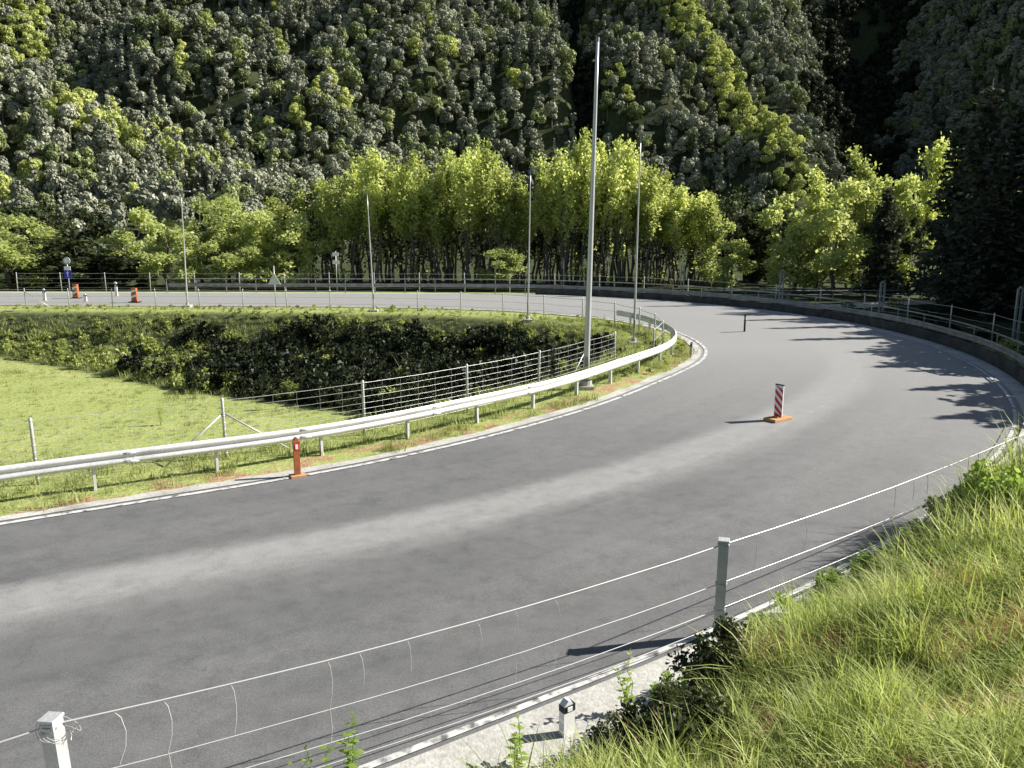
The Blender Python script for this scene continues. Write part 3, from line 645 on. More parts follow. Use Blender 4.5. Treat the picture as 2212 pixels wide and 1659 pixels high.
def blob_points(n, clusters, rs, shell=.55, nrm=False):
    """points round cluster centres (c, r)"""
    w = np.array([r**2 for _, r in clusters]); k = rs.choice(len(clusters), n, p=w/w.sum())
    c = np.array([np.array(c) for c, _ in clusters])[k]; r = np.array([np.array(rr) for _, rr in clusters])[k]
    d = rs.normal(size=(n, 3)); d /= np.linalg.norm(d, axis=1)[:, None]; q = shell+(1-shell)*rs.rand(n)
    p = c+d*(r*q)[:, None]*np.array([1, 1, .85]); return (p, d) if nrm else p
def limb_mesh(name, m, segs):
    mb = MB()
    for pts, r0, r1 in segs:
        k = len(pts)-1; mb.tube(pts, [r0+(r1-r0)*i/k for i in range(k+1)], 7)
    return mb.mesh(name, m, True)
def bend(p0, p1, n=5, w=.15, rs=RS):
    p0 = Vector(p0); p1 = Vector(p1); L = (p1-p0).length
    return [p0.lerp(p1, i/n)+(Vector(rs.normal(size=3))*w*L*.12 if 0 < i < n else Vector()) for i in range(n+1)]
def make_poplar(seed, h=13, spread=1.7, leaves=2500, low=.48, m='poplar', size=.34):
    rs = np.random.RandomState(seed); cl = []; segs = []
    nt = rs.randint(2, 4)
    for t in range(nt):
        tx, ty = (rs.normal(size=2)*.6 if t else (0, 0)); top = Vector((tx*1.6+rs.normal()*.4, ty*1.6+rs.normal()*.4, h*(1 if t == 0 else .86)))
        tr = bend((tx*.4, ty*.4, -.3), top, 8, .09, rs); segs.append((tr, .15, .02))
        for k in range(11):
            f = low+(1-low)*k/11+rs.rand()*.05; f = min(f, .97); p = tr[0].lerp(top, f); R = spread*(1.05-.75*abs(f-.62)/.62)*rs.uniform(.5, 1.1)*(1 if nt == 1 else .8)
            an = rs.rand()*6.28; e = p+Vector((math.cos(an)*R*.8, math.sin(an)*R*.8, R*1.3)); segs.append((bend(p, e, 3, .3, rs), .04, .01))
            cl.append((tuple(e), rs.uniform(.55, 1.15))); cl.append((tuple(p.lerp(e, .5)), rs.uniform(.4, .9)))
        cl.append((tuple(top), .6))
    for k in range(6):   # twiggy growth low on the trunks
        an = rs.rand()*6.28; cl.append(((math.cos(an)*1.0, math.sin(an)*1.0, h*rs.uniform(.06, low)), rs.uniform(.2, .5)))
    p = blob_points(leaves, cl, rs, .15); p[:, 2] += rs.normal(size=len(p))*.35; V, F = quads(p, size, 0, rs)
    return np_mesh('crown', V, F, [M[m]]), limb_mesh('trunk', M['palebark'], segs)
def make_round(seed, h=10, R=3.6, leaves=3200, m='broad', size=.45, low=.28, bark='bark'):
    rs = np.random.RandomState(seed); cl = []; segs = [(bend((0, 0, -.3), (rs.normal()*.3, rs.normal()*.3, h*.75), 6, .2, rs), .2, .05)]
    for k in range(26):
        f = rs.rand(); z = h*(low+(1-low)*f); rad = R*math.sqrt(max(0, 1-(2*(f-.42)/1.25)**2))*rs.uniform(.35, .95); an = rs.rand()*6.28
        e = Vector((math.cos(an)*rad, math.sin(an)*rad, z-.4)); cl.append((tuple(e), rs.uniform(.7, 1.35)*R/3.6))
        if k % 2: segs.append((bend((0, 0, z*.6), e, 4, .3, rs), .06, .012))
    V, F = quads(blob_points(leaves, cl, rs, .3), size, 0, rs)
    return np_mesh('crown', V, F, [M[m]]), limb_mesh('trunk', M[bark], segs)
def make_conifer(seed, h=18, R=3.6, leaves=4200, m='conif', size=.42):
    rs = np.random.RandomState(seed); pts = []; segs = [([(0, 0, -.3), (0, 0, h*.5), (0, 0, h)], .24, .02)]
    tiers = 26
    for k in range(tiers):
        f = k/tiers; z = h*(.08+.9*f); L = R*(1-f)**.8*rs.uniform(.8, 1.1)+.15
        for j in range(7 if f < .7 else 5):
            an = rs.rand()*6.28; L2 = L*rs.uniform(.6, 1.1); nb = max(3, int(leaves/tiers/7*(1.6-f)))
            t = rs.rand(nb)**.7; p = np.stack([math.cos(an)*L2*t, math.sin(an)*L2*t, z-.28*L2*t+.1*L2*t*t], 1); p += rs.normal(size=(nb, 3))*np.array([.16, .16, .10])*(1+L2*.25)
            pts.append(p)
            if j < 3: segs.append(([(0, 0, z), (math.cos(an)*L2*.95, math.sin(an)*L2*.95, z-.2*L2)], .03, .008))
    V, F = quads(np.concatenate(pts), size, .3, rs, 1.5)
    return np_mesh('crown', V, F, [M[m]]), limb_mesh('trunk', M['bark'], segs)
def make_shrub(seed, R=1.0, leaves=650, m='shrub', size=.17):
    rs = np.random.RandomState(seed); cl = []; segs = []
    for k in range(11):
        an = rs.rand()*6.28; r = R*rs.rand()**.6*.75; e = (math.cos(an)*r, math.sin(an)*r, R*rs.uniform(.2, 1.25)*(1.1-.5*r/R)); cl.append((e, R*rs.uniform(.22, .42)))
        segs.append((bend((0, 0, -.1), e, 3, .4, rs), .02, .006))
    V, F = quads(blob_points(leaves, cl, rs, .2), size, 0, rs); return np_mesh('leaves', V, F, [M[m]]), limb_mesh('stems', M['bark'], segs)
def make_hilltree(seed, h=8.5, R=3.1, leaves=950, size=.58, cone=False, m='hill'):
    rs = np.random.RandomState(seed); cl = []
    if cone:
        for k in range(9):
            f = k/9; an = rs.rand()*6.28; r = R*.6*(1-f)*rs.rand(); cl.append(((math.cos(an)*r, math.sin(an)*r, h*(.2+.78*f)), max(.4, R*.62*(1-f))))
    else:
        for k in range(10):
            an = rs.rand()*6.28; f = rs.rand(); r = R*.62*rs.rand()**.5*(1-.5*f); cl.append(((math.cos(an)*r, math.sin(an)*r, h*(.35+.5*f)), R*rs.uniform(.28, .48)))
    p, nr = blob_points(leaves, cl, rs, .75, True); V, F = quads(p, size, 0, rs, out=nr, jit=.38)
    mb = MB().tube([(0, 0, -1), (0, 0, h*.5)], [.22, .12], 5); n0 = len(V)
    V2 = np.array(mb.v); F2 = [np.array([f]) + n0 for f in mb.f]
    allF = [F]+F2; mi = [0]*len(F)+[1]*len(F2)
    return np_mesh('hill_tree', np.concatenate([V, V2]), allF, [M[m], M['bark']], mi)

# ------------------------------------------------------------------ scatter with geometry nodes (only for what nobody could count)
def scatter(name, pts, rot, scl, variants, label=None, cat=None, vi=None):
    me = bpy.data.meshes.new(name); me.vertices.add(len(pts)); me.vertices.foreach_set('co', np.asarray(pts, np.float32).ravel())
    for an, arr in (('rz', rot), ('sc', scl), ('vi', RS.randint(0, len(variants), len(pts)).astype(float) if vi is None else vi)):
        a = me.attributes.new(an, 'FLOAT', 'POINT'); a.data.foreach_set('value', np.asarray(arr, np.float32))
    o = bpy.data.objects.new(name, me); C.objects.link(o); tag(o, label, cat, kind='stuff')
    g = bpy.data.node_groups.new(name, 'GeometryNodeTree'); g.interface.new_socket('Geometry', in_out='INPUT', socket_type='NodeSocketGeometry'); g.interface.new_socket('Geometry', in_out='OUTPUT', socket_type='NodeSocketGeometry')
    N, L = g.nodes, g.links; gi = N.new('NodeGroupInput'); go = N.new('NodeGroupOutput')
    iop = N.new('GeometryNodeInstanceOnPoints'); g2i = N.new('GeometryNodeGeometryToInstance')
    for v in reversed(variants):
        ob = bpy.data.objects.new(name+'_source', v); oi = N.new('GeometryNodeObjectInfo'); oi.inputs['Object'].default_value = ob; oi.inputs['As Instance'].default_value = True
        L.new(oi.outputs['Geometry'], g2i.inputs[0])
    def attr(nm):
        a = N.new('GeometryNodeInputNamedAttribute'); a.data_type = 'FLOAT'; a.inputs['Name'].default_value = nm; return a.outputs['Attribute']
    cx = N.new('ShaderNodeCombineXYZ'); L.new(attr('rz'), cx.inputs[2]); e2r = N.new('FunctionNodeEulerToRotation'); L.new(cx.outputs[0], e2r.inputs[0])
    L.new(gi.outputs[0], iop.inputs['Points']); L.new(g2i.outputs[0], iop.inputs['Instance']); iop.inputs['Pick Instance'].default_value = True
    L.new(attr('vi'), iop.inputs['Instance Index']); L.new(e2r.outputs[0], iop.inputs['Rotation']); L.new(attr('sc'), iop.inputs['Scale'])
    L.new(iop.outputs[0], go.inputs[0]); md = o.modifiers.new('scatter', 'NODES'); md.node_group = g; return o

# hillside forest
hv = [make_hilltree(100+k, RS.uniform(7.5, 9.5), RS.uniform(2.7, 3.6)) for k in range(5)]+[make_hilltree(120+k, 11, 2.4, 700, .6, True) for k in range(2)]+[make_hilltree(150+k, RS.uniform(7, 10), RS.uniform(2.6, 3.8), m='hill_mid') for k in range(2)]+[make_hilltree(125, 6.5, 4.2, 1100, .62)]
hd = [make_hilltree(140+k, 9, 3.2, m='shadeleaf') for k in range(2)]
hl = [make_hilltree(130+k, RS.uniform(7.5, 9.5), RS.uniform(2.8, 3.6), m='hill_light') for k in range(3)]
def jgrid(x0, x1, y0, y1, s):
    a, b = np.meshgrid(np.arange(x0, x1, s), np.arange(y0, y1, s)); p = np.stack([a.ravel(), b.ravel()], 1); return p+RS.uniform(-.42, .42, p.shape)*s
P = np.concatenate([jgrid(-330, 420, 150, 470, 5.1), jgrid(-60, 640, 470, 860, 6.2)])
P = P[np.abs(P[:, 0]) < P[:, 1]*.72+30]; z = tzv(P)
keep = (z > 1.5) | (P[:, 1] > 215); P = P[keep]; z = z[keep]
dz = tzv(P+np.array([4., 0]))-z; dy_ = tzv(P+np.array([0, 4.]))-z
clear = vnoise(P[:, 0], P[:, 1], 22, 21) > .45; P = P[~clear]; z = z[~clear]
print('forest', len(P))
# the ones that show largest: nearest to the camera and inside the frame
dist = np.hypot(P[:, 0], P[:, 1]); infr = (np.abs(P[:, 0]/P[:, 1]) < .64) & (z+8 > 2+P[:, 1]*.02) & (z < 5.6+P[:, 1]*.30)
order = np.argsort(np.where(infr, dist, 1e9)); ind = order[:270]; rest = np.ones(len(P), bool); rest[ind] = False
big = np.where(P[:, 1] > 440, 1.3, 1.0)
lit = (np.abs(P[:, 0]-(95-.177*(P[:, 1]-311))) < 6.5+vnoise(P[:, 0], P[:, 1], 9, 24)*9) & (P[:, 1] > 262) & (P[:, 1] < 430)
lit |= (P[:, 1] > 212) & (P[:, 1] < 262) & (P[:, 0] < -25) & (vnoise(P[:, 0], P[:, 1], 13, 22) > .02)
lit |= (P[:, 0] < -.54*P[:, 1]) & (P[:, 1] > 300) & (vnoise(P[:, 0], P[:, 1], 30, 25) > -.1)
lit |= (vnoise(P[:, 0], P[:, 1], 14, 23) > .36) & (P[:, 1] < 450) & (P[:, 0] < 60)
ra = P[:, 0]/P[:, 1]; ravine = (ra > .352+.02*np.sin(P[:, 1]*.05)) & (ra < .47+vnoise(P[:, 0], P[:, 1], 40, 71)*.08) & (P[:, 1] > 300) & (P[:, 0] > 122)  # shade of the gullies painted in through near-black trees
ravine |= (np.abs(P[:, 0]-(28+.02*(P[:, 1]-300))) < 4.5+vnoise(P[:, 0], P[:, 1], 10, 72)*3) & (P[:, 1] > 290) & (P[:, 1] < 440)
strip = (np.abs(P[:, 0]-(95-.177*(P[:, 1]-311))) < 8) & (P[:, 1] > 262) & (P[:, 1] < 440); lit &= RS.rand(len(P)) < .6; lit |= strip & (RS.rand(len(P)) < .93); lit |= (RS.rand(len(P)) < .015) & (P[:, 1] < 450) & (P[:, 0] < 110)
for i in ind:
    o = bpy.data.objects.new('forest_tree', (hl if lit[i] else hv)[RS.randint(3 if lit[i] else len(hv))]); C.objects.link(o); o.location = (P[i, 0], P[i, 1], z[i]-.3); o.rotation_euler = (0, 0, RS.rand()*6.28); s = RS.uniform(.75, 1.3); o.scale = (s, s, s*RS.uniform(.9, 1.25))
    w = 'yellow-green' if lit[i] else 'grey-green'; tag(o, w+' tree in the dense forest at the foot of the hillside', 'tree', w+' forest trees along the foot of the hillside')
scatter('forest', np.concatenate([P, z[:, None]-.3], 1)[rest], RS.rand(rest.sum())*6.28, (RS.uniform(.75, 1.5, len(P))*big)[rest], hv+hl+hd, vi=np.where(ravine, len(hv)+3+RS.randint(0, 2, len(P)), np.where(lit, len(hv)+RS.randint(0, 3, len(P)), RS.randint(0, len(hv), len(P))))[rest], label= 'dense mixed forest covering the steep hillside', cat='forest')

# ------------------------------------------------------------------ individual trees
def plant(kind, x, y, label, group, s=1.0, sz=1.0, rz=None, name='tree', parts=('crown', 'trunk'), cat='tree', z=None):
    o = empty(name, (x, y, (tz(x, y) if z is None else z)), label, cat, group, RS.rand()*6.28 if rz is None else rz); o.scale = (s, s, s*sz)
    for pn, me in zip(parts, kind): child(pn, me, o)
    return o
pops = [make_poplar(200+k) for k in range(5)]
rnd = [make_round(220+k, leaves=4200, size=.38, low=.12) for k in range(4)]
con = [make_conifer(240+k) for k in range(3)]
drk = [make_round(260+k, 10, 3.6, 3600, 'darkleaf', .5, .12) for k in range(3)]
popb = [make_poplar(280+k, 9, 1.6, 900, .3, 'darkleaf', .36) for k in range(3)]
def h_for(pyt, d): return H+d*math.tan(math.atan((829.5-pyt)/1750)-PITCH)+1.0     # height above ground at -1
# poplar row: (column, distance, top row)
row = [(560, 94, 480), (615, 92, 440), (655, 94, 425), (720, 94, 410), (762, 91, 385), (800, 94, 360), (835, 93, 365), (870, 94, 372), (900, 90, 378), (932, 91, 400), (968, 90, 372), (1000, 94, 352), (1030, 91, 345), (1060, 95, 345), (1092, 90, 375), (1128, 92, 420), (1196, 94, 358), (1228, 92, 345), (1256, 90, 330), (1288, 94, 345), (1320, 91, 322), (1350, 93, 342), (1380, 92, 365), (1410, 90, 392), (1445, 92, 412), (1482, 94, 430), (1520, 90, 440), (545, 88, 470), (700, 90, 405), (740, 87, 395), (780, 93, 375), (818, 88, 340), (850, 92, 352), (885, 88, 350), (915, 94, 372), (948, 89, 390), (985, 91, 345), (1015, 88, 338), (1045, 92, 325), (1075, 88, 348), (1105, 92, 395), (1180, 90, 365), (1212, 88, 340), (1240, 92, 308), (1272, 88, 335), (1305, 93, 330), (1335, 88, 328), (1365, 91, 345), (1395, 88, 378), (1425, 92, 400), (1462, 89, 420), (1500, 92, 430), (1535, 88, 432)]
for i, (px, d, pyt) in enumerate(row):
    x, y = at_far(px, d); hh = h_for(pyt, d); s = 1.0; plant(pops[i % 5], x, y, 'tall bright yellow-green tree in the row beyond the far road', 'tall trees in the row beyond the far road', 1.0, hh/13.2, name='poplar_tree')
for i in range(30):      # darker young trees between the trunks
    px = 600+i*34+RS.uniform(-12, 12); x, y = at_far(px, 94+RS.uniform(0, 7)); plant(popb[i % 3], x, y, 'slim dark young tree among the trunks behind the bright row', 'slim dark trees behind the bright row', 1.1, RS.uniform(.75, 1.1), name='young_tree')
# rounded trees, left
for i, (px, d, pyt, s) in enumerate([(30, 82, 462, 1.3), (-40, 86, 445, 1.3), (300, 90, 442, 1.1), (360, 84, 462, 1.1), (440, 90, 425, 1.1), (495, 95, 420, 1.0), (590, 86, 445, 1.15), (640, 88, 440, 1.05), (505, 84, 505, .9), (1085, 84, 530, .8), (1565, 86, 470, .9)]):
    x, y = at_far(px, d); hh = h_for(pyt, d)
    lab = {0: 'bright rounded tree cut by the left edge of the photo', 9: 'small bright bushy tree left of the tallest mast, below the row', 10: 'small bright leafy tree at the right end of the row'}.get(i)
    plant(rnd[i % 4], x, y, lab or 'rounded light green tree on the left beyond the far road', None if lab else 'rounded trees left of the tall row', s, hh/10.5/s, name='broadleaf_tree')
for i, (px, d, pyt) in enumerate([(90, 92, 505), (135, 88, 520), (190, 86, 515), (245, 84, 545), (60, 100, 430), (120, 104, 425), (165, 84, 500), (215, 82, 545), (200, 100, 440)]):
    x, y = at_far(px, d); hh = h_for(pyt, d); plant(drk[i % 3], x, y, 'dark shaded leafy tree at far left behind the signs', 'dark trees at far left', 1.05, hh/10.5/1.05, name='dark_tree')
# right side: loose bright trees, conifers, dark trees
for i, (px, d, pyt, s) in enumerate([(1712, 82, 412, 1.0), (1765, 86, 385, .9), (1795, 80, 372, 1.1), (1845, 84, 340, .9), (1878, 88, 380, 1.1), (1985, 84, 325, .9), (1950, 86, 360, .8), (2020, 90, 345, .8), (2205, 76, 345, .8)]):
    x, y = at_far(px, d); hh = h_for(pyt, d); plant((pops if i % 2 else rnd)[i % 4], x, y, 'loose bright green tree on the right among dark trees', 'bright trees right of the bend', s*1.1, hh/(13.2 if i % 2 else 10.5)/s/1.1, name='broadleaf_tree')
for i, (px, d, pyt, s) in enumerate([(1610, 98, 440, 1.0), (1660, 100, 425, 1.0), (1690, 94, 450, 1.0), (1920, 78, 420, .8)]):
    x, y = at_far(px, d); hh = h_for(pyt, d); plant(drk[i % 3], x, y, 'dark leafy tree in the gap between the row and the bright right trees', 'dark trees behind the bend', s, hh/10.5/s, name='dark_tree')
for i, (px, d, pyt, s) in enumerate([(2095, 64, 170, 1.15), (2040, 70, 260, 1.0), (2160, 66, 215, 1.1), (2225, 60, 190, 1.1), (1900, 76, 400, .7), (2130, 60, 330, .9)]):
    x, y = at_far(px, d); hh = h_for(pyt, d)
    plant(con[i % 3], x, y, 'big dark conifer, the tallest of those at the right edge' if i == 0 else 'dark conifer standing at the right beyond the guardrail', None if i == 0 else 'dark conifers at the right', s, hh/18/s, name='conifer_tree')
# the rest of that belt, just right of the frame; it throws the shade over the outer lane
ys = 13.5; i = 0
while ys < 66:
    xb = float(np.interp(ys, [13, 19, 22.8, 25, 26.5, 31, 38.5, 46, 52, 58, 66], [14.2, 14.0, 14.0, 14.8, 15.5, 16.2, 16.5, 15.5, 15.0, 12.0, 6.0]) )
    xb = xb - .2 - (4.5 if 48.5 < ys < 51.5 else 4 if 55 < ys < 57.5 else 0)
    x = max(26.5, .66*(ys+5)+3.2) + (1.6 if i % 2 else 0); h = (x-xb)/1.45*RS.uniform(.96, 1.08)+.9; y = ys+.31*h
    if x/y < .66: x = .66*y+2
    if i % 3 == 1: plant(con[i % 3], x, y, 'tall dark conifer beside the outer lane, right of the guardrail', 'conifer belt beside the outer lane', .5, (h+1.2)/18/.5, name='conifer_tree')
    else: plant(drk[i % 3], x, y, 'dark leafy tree beside the outer lane, right of the guardrail', 'leafy belt beside the outer lane', 1.05, h*.95/10.6/1.05, name='dark_tree')
    ys += RS.uniform(1.1, 1.7); i += 1

# ------------------------------------------------------------------ shrubs on the inner bank
shr = [make_shrub(300+k) for k in range(5)]; shd = [make_shrub(320+k, 1.0, 600, 'shadeleaf') for k in range(4)]  # shd shrubs hold the hollow's shade in their leaf colour
cand = jgrid(-42, 9, 26, 58, 1.5); dd = sdist(ci, cand[:, 0], cand[:, 1]); tt = sdist(toec[np.repeat(np.arange(len(toec)), 2)], cand[:, 0], cand[:, 1])
cand = cand[((dd > 5.6) | (cand[:, 1] < 40)) & (dd > 4.2) & (tt > .7)]; cand = cand[np.abs(cand[:, 0])/cand[:, 1] < .72]
dsc = np.hypot(cand[:, 0], cand[:, 1]); cand = cand[np.argsort(dsc)]
print('shrubs', len(cand))
for i, (x, y) in enumerate(cand[:290]):
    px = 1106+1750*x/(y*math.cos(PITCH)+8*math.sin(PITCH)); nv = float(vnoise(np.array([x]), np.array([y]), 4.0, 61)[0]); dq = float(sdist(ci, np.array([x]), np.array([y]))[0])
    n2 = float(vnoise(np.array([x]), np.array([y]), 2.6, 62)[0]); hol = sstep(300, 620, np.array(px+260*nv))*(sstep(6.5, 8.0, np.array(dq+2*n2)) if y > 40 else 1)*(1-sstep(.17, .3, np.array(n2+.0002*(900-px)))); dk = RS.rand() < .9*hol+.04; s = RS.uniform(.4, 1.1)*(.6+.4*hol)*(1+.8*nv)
    if RS.rand() < .62-.42*hol: continue
    if y > 40: s *= float(sstep(4.5, 8.5, np.array(dq)))*.6+.4
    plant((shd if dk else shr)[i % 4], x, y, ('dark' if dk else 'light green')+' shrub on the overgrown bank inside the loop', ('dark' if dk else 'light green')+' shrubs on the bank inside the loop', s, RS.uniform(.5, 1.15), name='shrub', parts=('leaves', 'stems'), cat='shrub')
# shrubs behind the outer rail
for i, (x, y, s) in enumerate([(22.5, 36, .8), (23.5, 40, 1.0), (24, 46, .9), (25.5, 43, 1.1), (23, 50, .9), (27, 50, 1.1), (22, 55, .8), (29, 57, 1.2), (20, 60, .8), (26, 62, 1.0), (33, 61, 1.2), (18, 64, .9), (31, 66, 1.0), (36, 65, 1.1), (21.5, 32, .7), (38, 70, 1.0)]):
    dk = i % 3 != 0
    plant((shd if dk else shr)[i % 4], x, y, ('dark' if dk else 'light green')+' shrub behind the outer guardrail', ('dark' if dk else 'light green')+' shrubs behind the outer guardrail', s, .7, name='shrub', parts=('leaves', 'stems'), cat='shrub')

# ------------------------------------------------------------------ grasses
def tuft(seed, n, h, w, spread, m, curl=.5, seg=3, stalk=0):
    rs = np.random.RandomState(seed); V = []; F = []; mi = []
    for k in range(n):
        an = rs.rand()*6.28; r = spread*rs.rand()**.6; p = np.array([math.cos(an)*r, math.sin(an)*r, -.02]); d = rs.rand()*6.28; L = h*rs.uniform(.45, 1.1); cu = curl*rs.uniform(.2, 1.5)
        side = np.array([-math.sin(d), math.cos(d), 0])*w*rs.uniform(.6, 1.3); base = len(V); 
        for s in range(seg+1):
            t = s/seg; q = p+np.array([math.cos(d)*L*cu*t*t*.8, math.sin(d)*L*cu*t*t*.8, L*(t-.35*cu*t*t)]); ww = (1-t)**.7
            if s == seg: V.append(q)
            else: V += [q-side*ww, q+side*ww]
        for s in range(seg):
            a = base+2*s
            if s == seg-1: F.append(np.array([[a, a+1, a+2]]))
            else: F.append(np.array([[a, a+1, a+3, a+2]]))
    tri = np.concatenate([f for f in F if f.shape[1] == 3]); q4 = np.concatenate([f for f in F if f.shape[1] == 4])
    return np_mesh('tuft', np.array(V), [q4, tri], [M[m]])
tallt = [tuft(440+k, 44, 1.0, .011, .16, 'grass', [.45, .8, .6, 1.0][k], 5) for k in range(4)]
longt = [tuft(400+k, 30, .62, .009, .13, 'grass', [.5, 1.3, .9, 1.6, .7, 1.2][k], 4) for k in range(6)]
dryt = [tuft(410+k, 34, .5, .007, .16, 'straw', 1.2, 4) for k in range(3)]
shortt = [tuft(420+k, 26, .13, .006, .14, 'shortgrass', .8, 2) for k in range(4)]
midt = [tuft(430+k, 30, .32, .008, .2, 'shortgrass', .8, 3) for k in range(3)]
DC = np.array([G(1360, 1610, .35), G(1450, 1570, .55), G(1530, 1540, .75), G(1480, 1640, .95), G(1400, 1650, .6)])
def shade_patch(P): return np.min(np.hypot(P[:, None, 0]-DC[None, :, 0], P[:, None, 1]-DC[None, :, 1]), axis=1)+vnoise(P[:, 0], P[:, 1], .3, 95)*.25  # foot of the bank, its shade put in as near-black growth
# long grass on the camera bank
P = jgrid(-6, 20, -1, 22, .12); dd = -sdist(co, P[:, 0], P[:, 1]); P = P[(dd > 1.05) & (dd < 9)]
az = np.arctan2(P[:, 0], P[:, 1]); P = P[(az < .72) & (az > -.62) & (np.hypot(P[:, 0], P[:, 1]) > 1.7)]
dd = -sdist(co, P[:, 0], P[:, 1]); z = tzv(P)
sc = .35+1.15*(.6*vnoise(P[:, 0], P[:, 1], .9, 31)+.4*vnoise(P[:, 0], P[:, 1], .4, 32)+.5)*RS.uniform(.6, 1.2, len(P)); sc *= .55+.45*sstep(1.0, 1.9, dd-.6*(1-sstep(.9, 2.8, P[:, 0]))); sc *= 1-.38*sstep(3.2, 5.2, dd)   # trodden shorter near the camera
kp = RS.rand(len(P)) < .04+.96*sstep(1.0, 1.5, dd-.6*(1-sstep(.9, 2.8, P[:, 0])))
print('bank tufts', kp.sum())
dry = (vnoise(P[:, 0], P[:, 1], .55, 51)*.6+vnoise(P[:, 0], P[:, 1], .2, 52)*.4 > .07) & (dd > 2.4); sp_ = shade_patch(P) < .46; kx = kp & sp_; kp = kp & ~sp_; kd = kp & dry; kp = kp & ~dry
scatter('dark_grass', np.concatenate([P, z[:, None]], 1)[kx], RS.rand(kx.sum())*6.28, np.minimum(sc[kx], .7)*.8, [tuft(460+k, 30, .5, .009, .14, 'shadeleaf', 1.2, 4) for k in range(2)]+[tuft(463, 20, .5, .007, .14, 'straw', 1.3, 4)], 'dark matted growth with shade in its colour at the foot of the near bank', 'grass')
scatter('dry_grass', np.concatenate([P, z[:, None]], 1)[kd], RS.rand(kd.sum())*6.28, sc[kd]*.9, dryt, 'patches of reddish brown dry grass on the near bank', 'grass')
scatter('long_grass', np.concatenate([P, z[:, None]], 1)[kp], RS.rand(kp.sum())*6.28, sc[kp], longt, 'long tangled green and straw grass on the near bank', 'grass')
P = jgrid(0, 16, 5, 20, .21); dd = -sdist(co, P[:, 0], P[:, 1]); nn_ = .6*vnoise(P[:, 0], P[:, 1], 1.0, 81)+.4*vnoise(P[:, 0], P[:, 1], .45, 82)
P = P[(shade_patch(P) > .56) & (dd > 1.15+.9*(1-sstep(.9, 2.8, P[:, 0]))) & (dd < 4.2) & (nn_ > -.02) & (np.hypot(P[:, 0], P[:, 1]) > 4.5)]; z = tzv(P); dd = -sdist(co, P[:, 0], P[:, 1])
scatter('tall_grass', np.concatenate([P, z[:, None]], 1), RS.rand(len(P))*6.28, RS.uniform(.45, 1.0, len(P))*(1-.25*sstep(2.5, 4.2, dd))*(.9+.5*sstep(3, 8, P[:, 0]))*(.75+.9*(vnoise(P[:, 0], P[:, 1], .8, 83)+.5)*.6), tallt, 'tall bright grass clumps along the brow of the near bank', 'grass')
# short grass on verge and near meadow
P = jgrid(-20, 11, 12, 50, .24); dd = sdist(ci, P[:, 0], P[:, 1]); P = P[(dd > .35) & (dd < 4.4)]; P = P[np.abs(P[:, 0])/P[:, 1] < .72]; dd = sdist(ci, P[:, 0], P[:, 1])
bare = (vnoise(P[:, 0], P[:, 1], 1.8, 41) > .06) & (dd < 1.25); P = P[~bare]; z = tzv(P)
scatter('verge_grass', np.concatenate([P, z[:, None]], 1), RS.rand(len(P))*6.28, RS.uniform(.5, 1.5, len(P)), shortt+midt[:1], 'short grass on the verge under the inner guardrail', 'grass')
P = jgrid(-34, 4, 18, 52, .34); dd = sdist(ci, P[:, 0], P[:, 1]); P = P[(dd > 4.2)]; tt = sdist(toec[np.repeat(np.arange(len(toec)), 2)], P[:, 0], P[:, 1]); P = P[(tt < .5) & (np.abs(P[:, 0])/P[:, 1] < .72)]; z = tzv(P)
scatter('meadow_grass', np.concatenate([P, z[:, None]], 1), RS.rand(len(P))*6.28, np.where(vnoise(P[:, 0], P[:, 1], 2.5, 91) > .2, 1.5, .8)*RS.uniform(.4, 1.1, len(P)), shortt+[midt[2]], 'mown pale green meadow grass inside the loop', 'grass')
# rough ground cover of the inner bank and far verge
P = jgrid(-46, 9, 27, 58.5, .42); dd = sdist(ci, P[:, 0], P[:, 1]); tt = sdist(toec[np.repeat(np.arange(len(toec)), 2)], P[:, 0], P[:, 1]); P = P[(dd > .5) & ((tt > .3) | (dd < 4)) & (P[:, 1] > 30)]; z = tzv(P); print('cover', len(P))
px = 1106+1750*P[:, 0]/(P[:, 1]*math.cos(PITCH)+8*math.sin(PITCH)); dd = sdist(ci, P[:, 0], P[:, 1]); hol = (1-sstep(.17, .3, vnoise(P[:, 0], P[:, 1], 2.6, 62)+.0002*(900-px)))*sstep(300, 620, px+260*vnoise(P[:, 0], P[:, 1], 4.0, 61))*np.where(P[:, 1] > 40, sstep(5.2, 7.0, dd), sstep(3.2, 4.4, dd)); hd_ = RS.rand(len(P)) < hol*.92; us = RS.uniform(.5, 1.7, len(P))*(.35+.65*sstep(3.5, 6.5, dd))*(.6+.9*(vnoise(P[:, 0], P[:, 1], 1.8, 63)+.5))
Q = np.concatenate([P, z[:, None]], 1); sb = [make_shrub(350+k, .35, 90, 'shrub', .12)[0] for k in range(2)]; db = [make_shrub(355+k, .5, 170, 'shadeleaf', .14)[0] for k in range(2)]+[make_shrub(357, .4, 120, 'darkleaf', .12)[0], tuft(450, 30, .7, .012, .2, 'darkleaf', .6, 3)]
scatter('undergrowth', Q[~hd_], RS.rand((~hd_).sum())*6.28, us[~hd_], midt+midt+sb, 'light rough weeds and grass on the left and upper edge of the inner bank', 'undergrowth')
scatter('undergrowth', Q[hd_], RS.rand(hd_.sum())*6.28, us[hd_]*1.1, db, 'low growth with near black painted shade filling the hollow inside the bend', 'undergrowth')

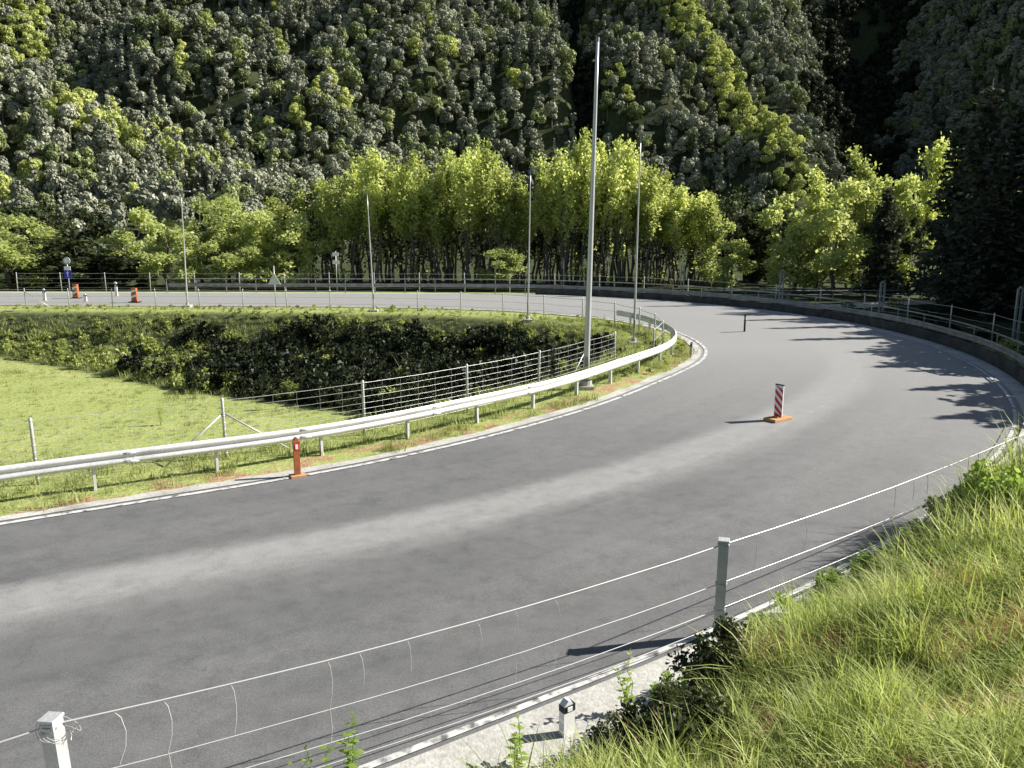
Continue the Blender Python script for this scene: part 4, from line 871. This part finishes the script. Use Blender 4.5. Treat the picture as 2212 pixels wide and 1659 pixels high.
# ------------------------------------------------------------------ leafy weeds in the foreground
def weed(x, y, z, h, label, seed, n=14, ls=.09, lean=(0, 0)):
    rs = np.random.RandomState(seed); root = empty('weed_plant', (x, y, z), label, 'plant'); st = MB(); lv = []
    for b in range(3 if n > 10 else 2):
        top = Vector((lean[0]+rs.normal()*.07*(b > 0), lean[1]+rs.normal()*.07*(b > 0), h*(1 if b == 0 else rs.uniform(.5, .8)))); pts = bend((rs.normal()*.02, rs.normal()*.02, -.1), top, 6, .25, rs)
        st.tube(pts, [.007-.0008*i for i in range(7)], 5)
        for k in range(n):
            t = .2+.8*k/n; q = pts[0].lerp(top, t); an = k*2.4+rs.rand(); L = ls*rs.uniform(.7, 1.3)*(1.15-.4*t); dr = Vector((math.cos(an), math.sin(an), rs.uniform(.1, .7))).normalized(); sd_ = dr.cross(Vector((0, 0, 1))).normalized()
            dn = Vector((0, 0, -1))*L*.18
            lv.append([q, q+dr*L*.35+sd_*L*.28, q+dr*L+dn*1.2, q+dr*L*.35-sd_*L*.28, q+dr*L*.5+Vector((0, 0, L*.02))])
    st.build('stem', M['weed'], root, True); mb = MB()
    for a, b1, c, b2, m_ in lv: mb.add([a, b1, c, b2, m_], [(0, 1, 4), (1, 2, 4), (2, 3, 4), (3, 0, 4)])
    mb.build('leaves', M['weed'], root, True); return root
def at_px(px, py, z): return G(px, py, z)
def weed_top(px, py, h, z0, *a, **k):
    x, y = G(px, py, z0+h); return weed(x, y, z0, h, *a, **k)
weed_top(758, 1535, 1.0, .1, 'leafy weed standing tallest against the road at bottom left of the kerb', 501, 20, .12)
weed_top(700, 1600, .8, .1, 'broad leafy weed left of the tall weed at the bottom edge', 502, 16, .12)
weed_top(660, 1610, .7, .1, 'small weed sprig leftmost on the kerb at the bottom edge', 506, 12, .10)
weed_top(1118, 1545, .55, .12, 'slender weed with drooping leaves in front of the pale kerb', 503, 12, .11)
weed_top(1362, 1400, .75, .15, 'wiry weed poking above the kerb under the sagging wires', 504, 16, .10)
weed_top(1290, 1625, .5, .2, 'low leafy weed on the kerb right of the white marker post', 505, 14, .10)
weed_top(2105, 1010, 1.1, .2, 'leafy weed rising out of the bank grass at right', 507, 20, .14)
weed_top(2150, 1080, 1.0, .3, 'bright leafy weed at the right end of the bank below the fence wires', 508, 20, .14)
weed_top(2010, 1130, .8, .3, 'leafy weed left of the taller weeds on the right bank', 509, 18, .12)
fgb = [make_shrub(370+k, 1.0, 2600, 'darkleaf', .085) for k in range(3)]; lgb = [make_shrub(380+k, 1.0, 1500, 'weed', .13) for k in range(3)]
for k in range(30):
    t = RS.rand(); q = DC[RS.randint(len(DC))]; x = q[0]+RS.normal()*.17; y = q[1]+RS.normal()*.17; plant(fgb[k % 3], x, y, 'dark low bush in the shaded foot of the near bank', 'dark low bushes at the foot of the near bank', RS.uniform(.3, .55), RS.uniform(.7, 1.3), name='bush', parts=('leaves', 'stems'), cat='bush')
for k, (px, py, z0, sc_) in enumerate([(2005, 1140, .7, .5), (2050, 1100, .8, .6), (2090, 1060, .9, .7), (2130, 1060, 1.0, .75), (2170, 1080, 1.1, .7), (2120, 1150, 1.1, .6), (2060, 1180, 1.0, .5), (1900, 1260, .8, .4), (1960, 1230, .9, .45), (1820, 1290, .7, .35), (1700, 1360, .6, .35), (1610, 1400, .5, .3), (2180, 1200, 1.4, .55), (1450, 1470, .35, .3), (1760, 1400, .9, .35), (1660, 1345, .5, .4), (1730, 1310, .5, .42), (1790, 1270, .5, .42), (1850, 1240, .6, .45), (1900, 1205, .6, .5), (1950, 1175, .6, .5), (1830, 1330, .9, .4), (1560, 1430, .45, .3), (2010, 1300, 1.3, .4)]):
    x, y = G(px, py, z0); plant(lgb[k % 3], x, y, 'bright leafy weed clump growing among the tall grass of the near bank', 'leafy weed clumps on the near bank', sc_, 1.25, name='weed_clump', parts=('leaves', 'stems'), cat='weed')
for k, (x, y, sc_) in enumerate([(16.6, 17.6, 1.0), (17.6, 19.4, 1.1), (17.9, 21.3, 1.0), (18.9, 22.8, 1.1), (19.6, 24.8, 1.0), (15.6, 16.2, .9)]):
    plant(fgb[k % 3], x, y, 'dark bush added to deepen shade on the outer verge at the right edge of the photo', 'dark bushes on the shaded outer verge', sc_, 1.2, name='bush', parts=('leaves', 'stems'), cat='bush')  # bushes added where the verge lies in dark shade
weed_top(340, 848, 1.3, -2.4, 'thin sapling on the meadow behind the fence at left', 510, 16, .16)
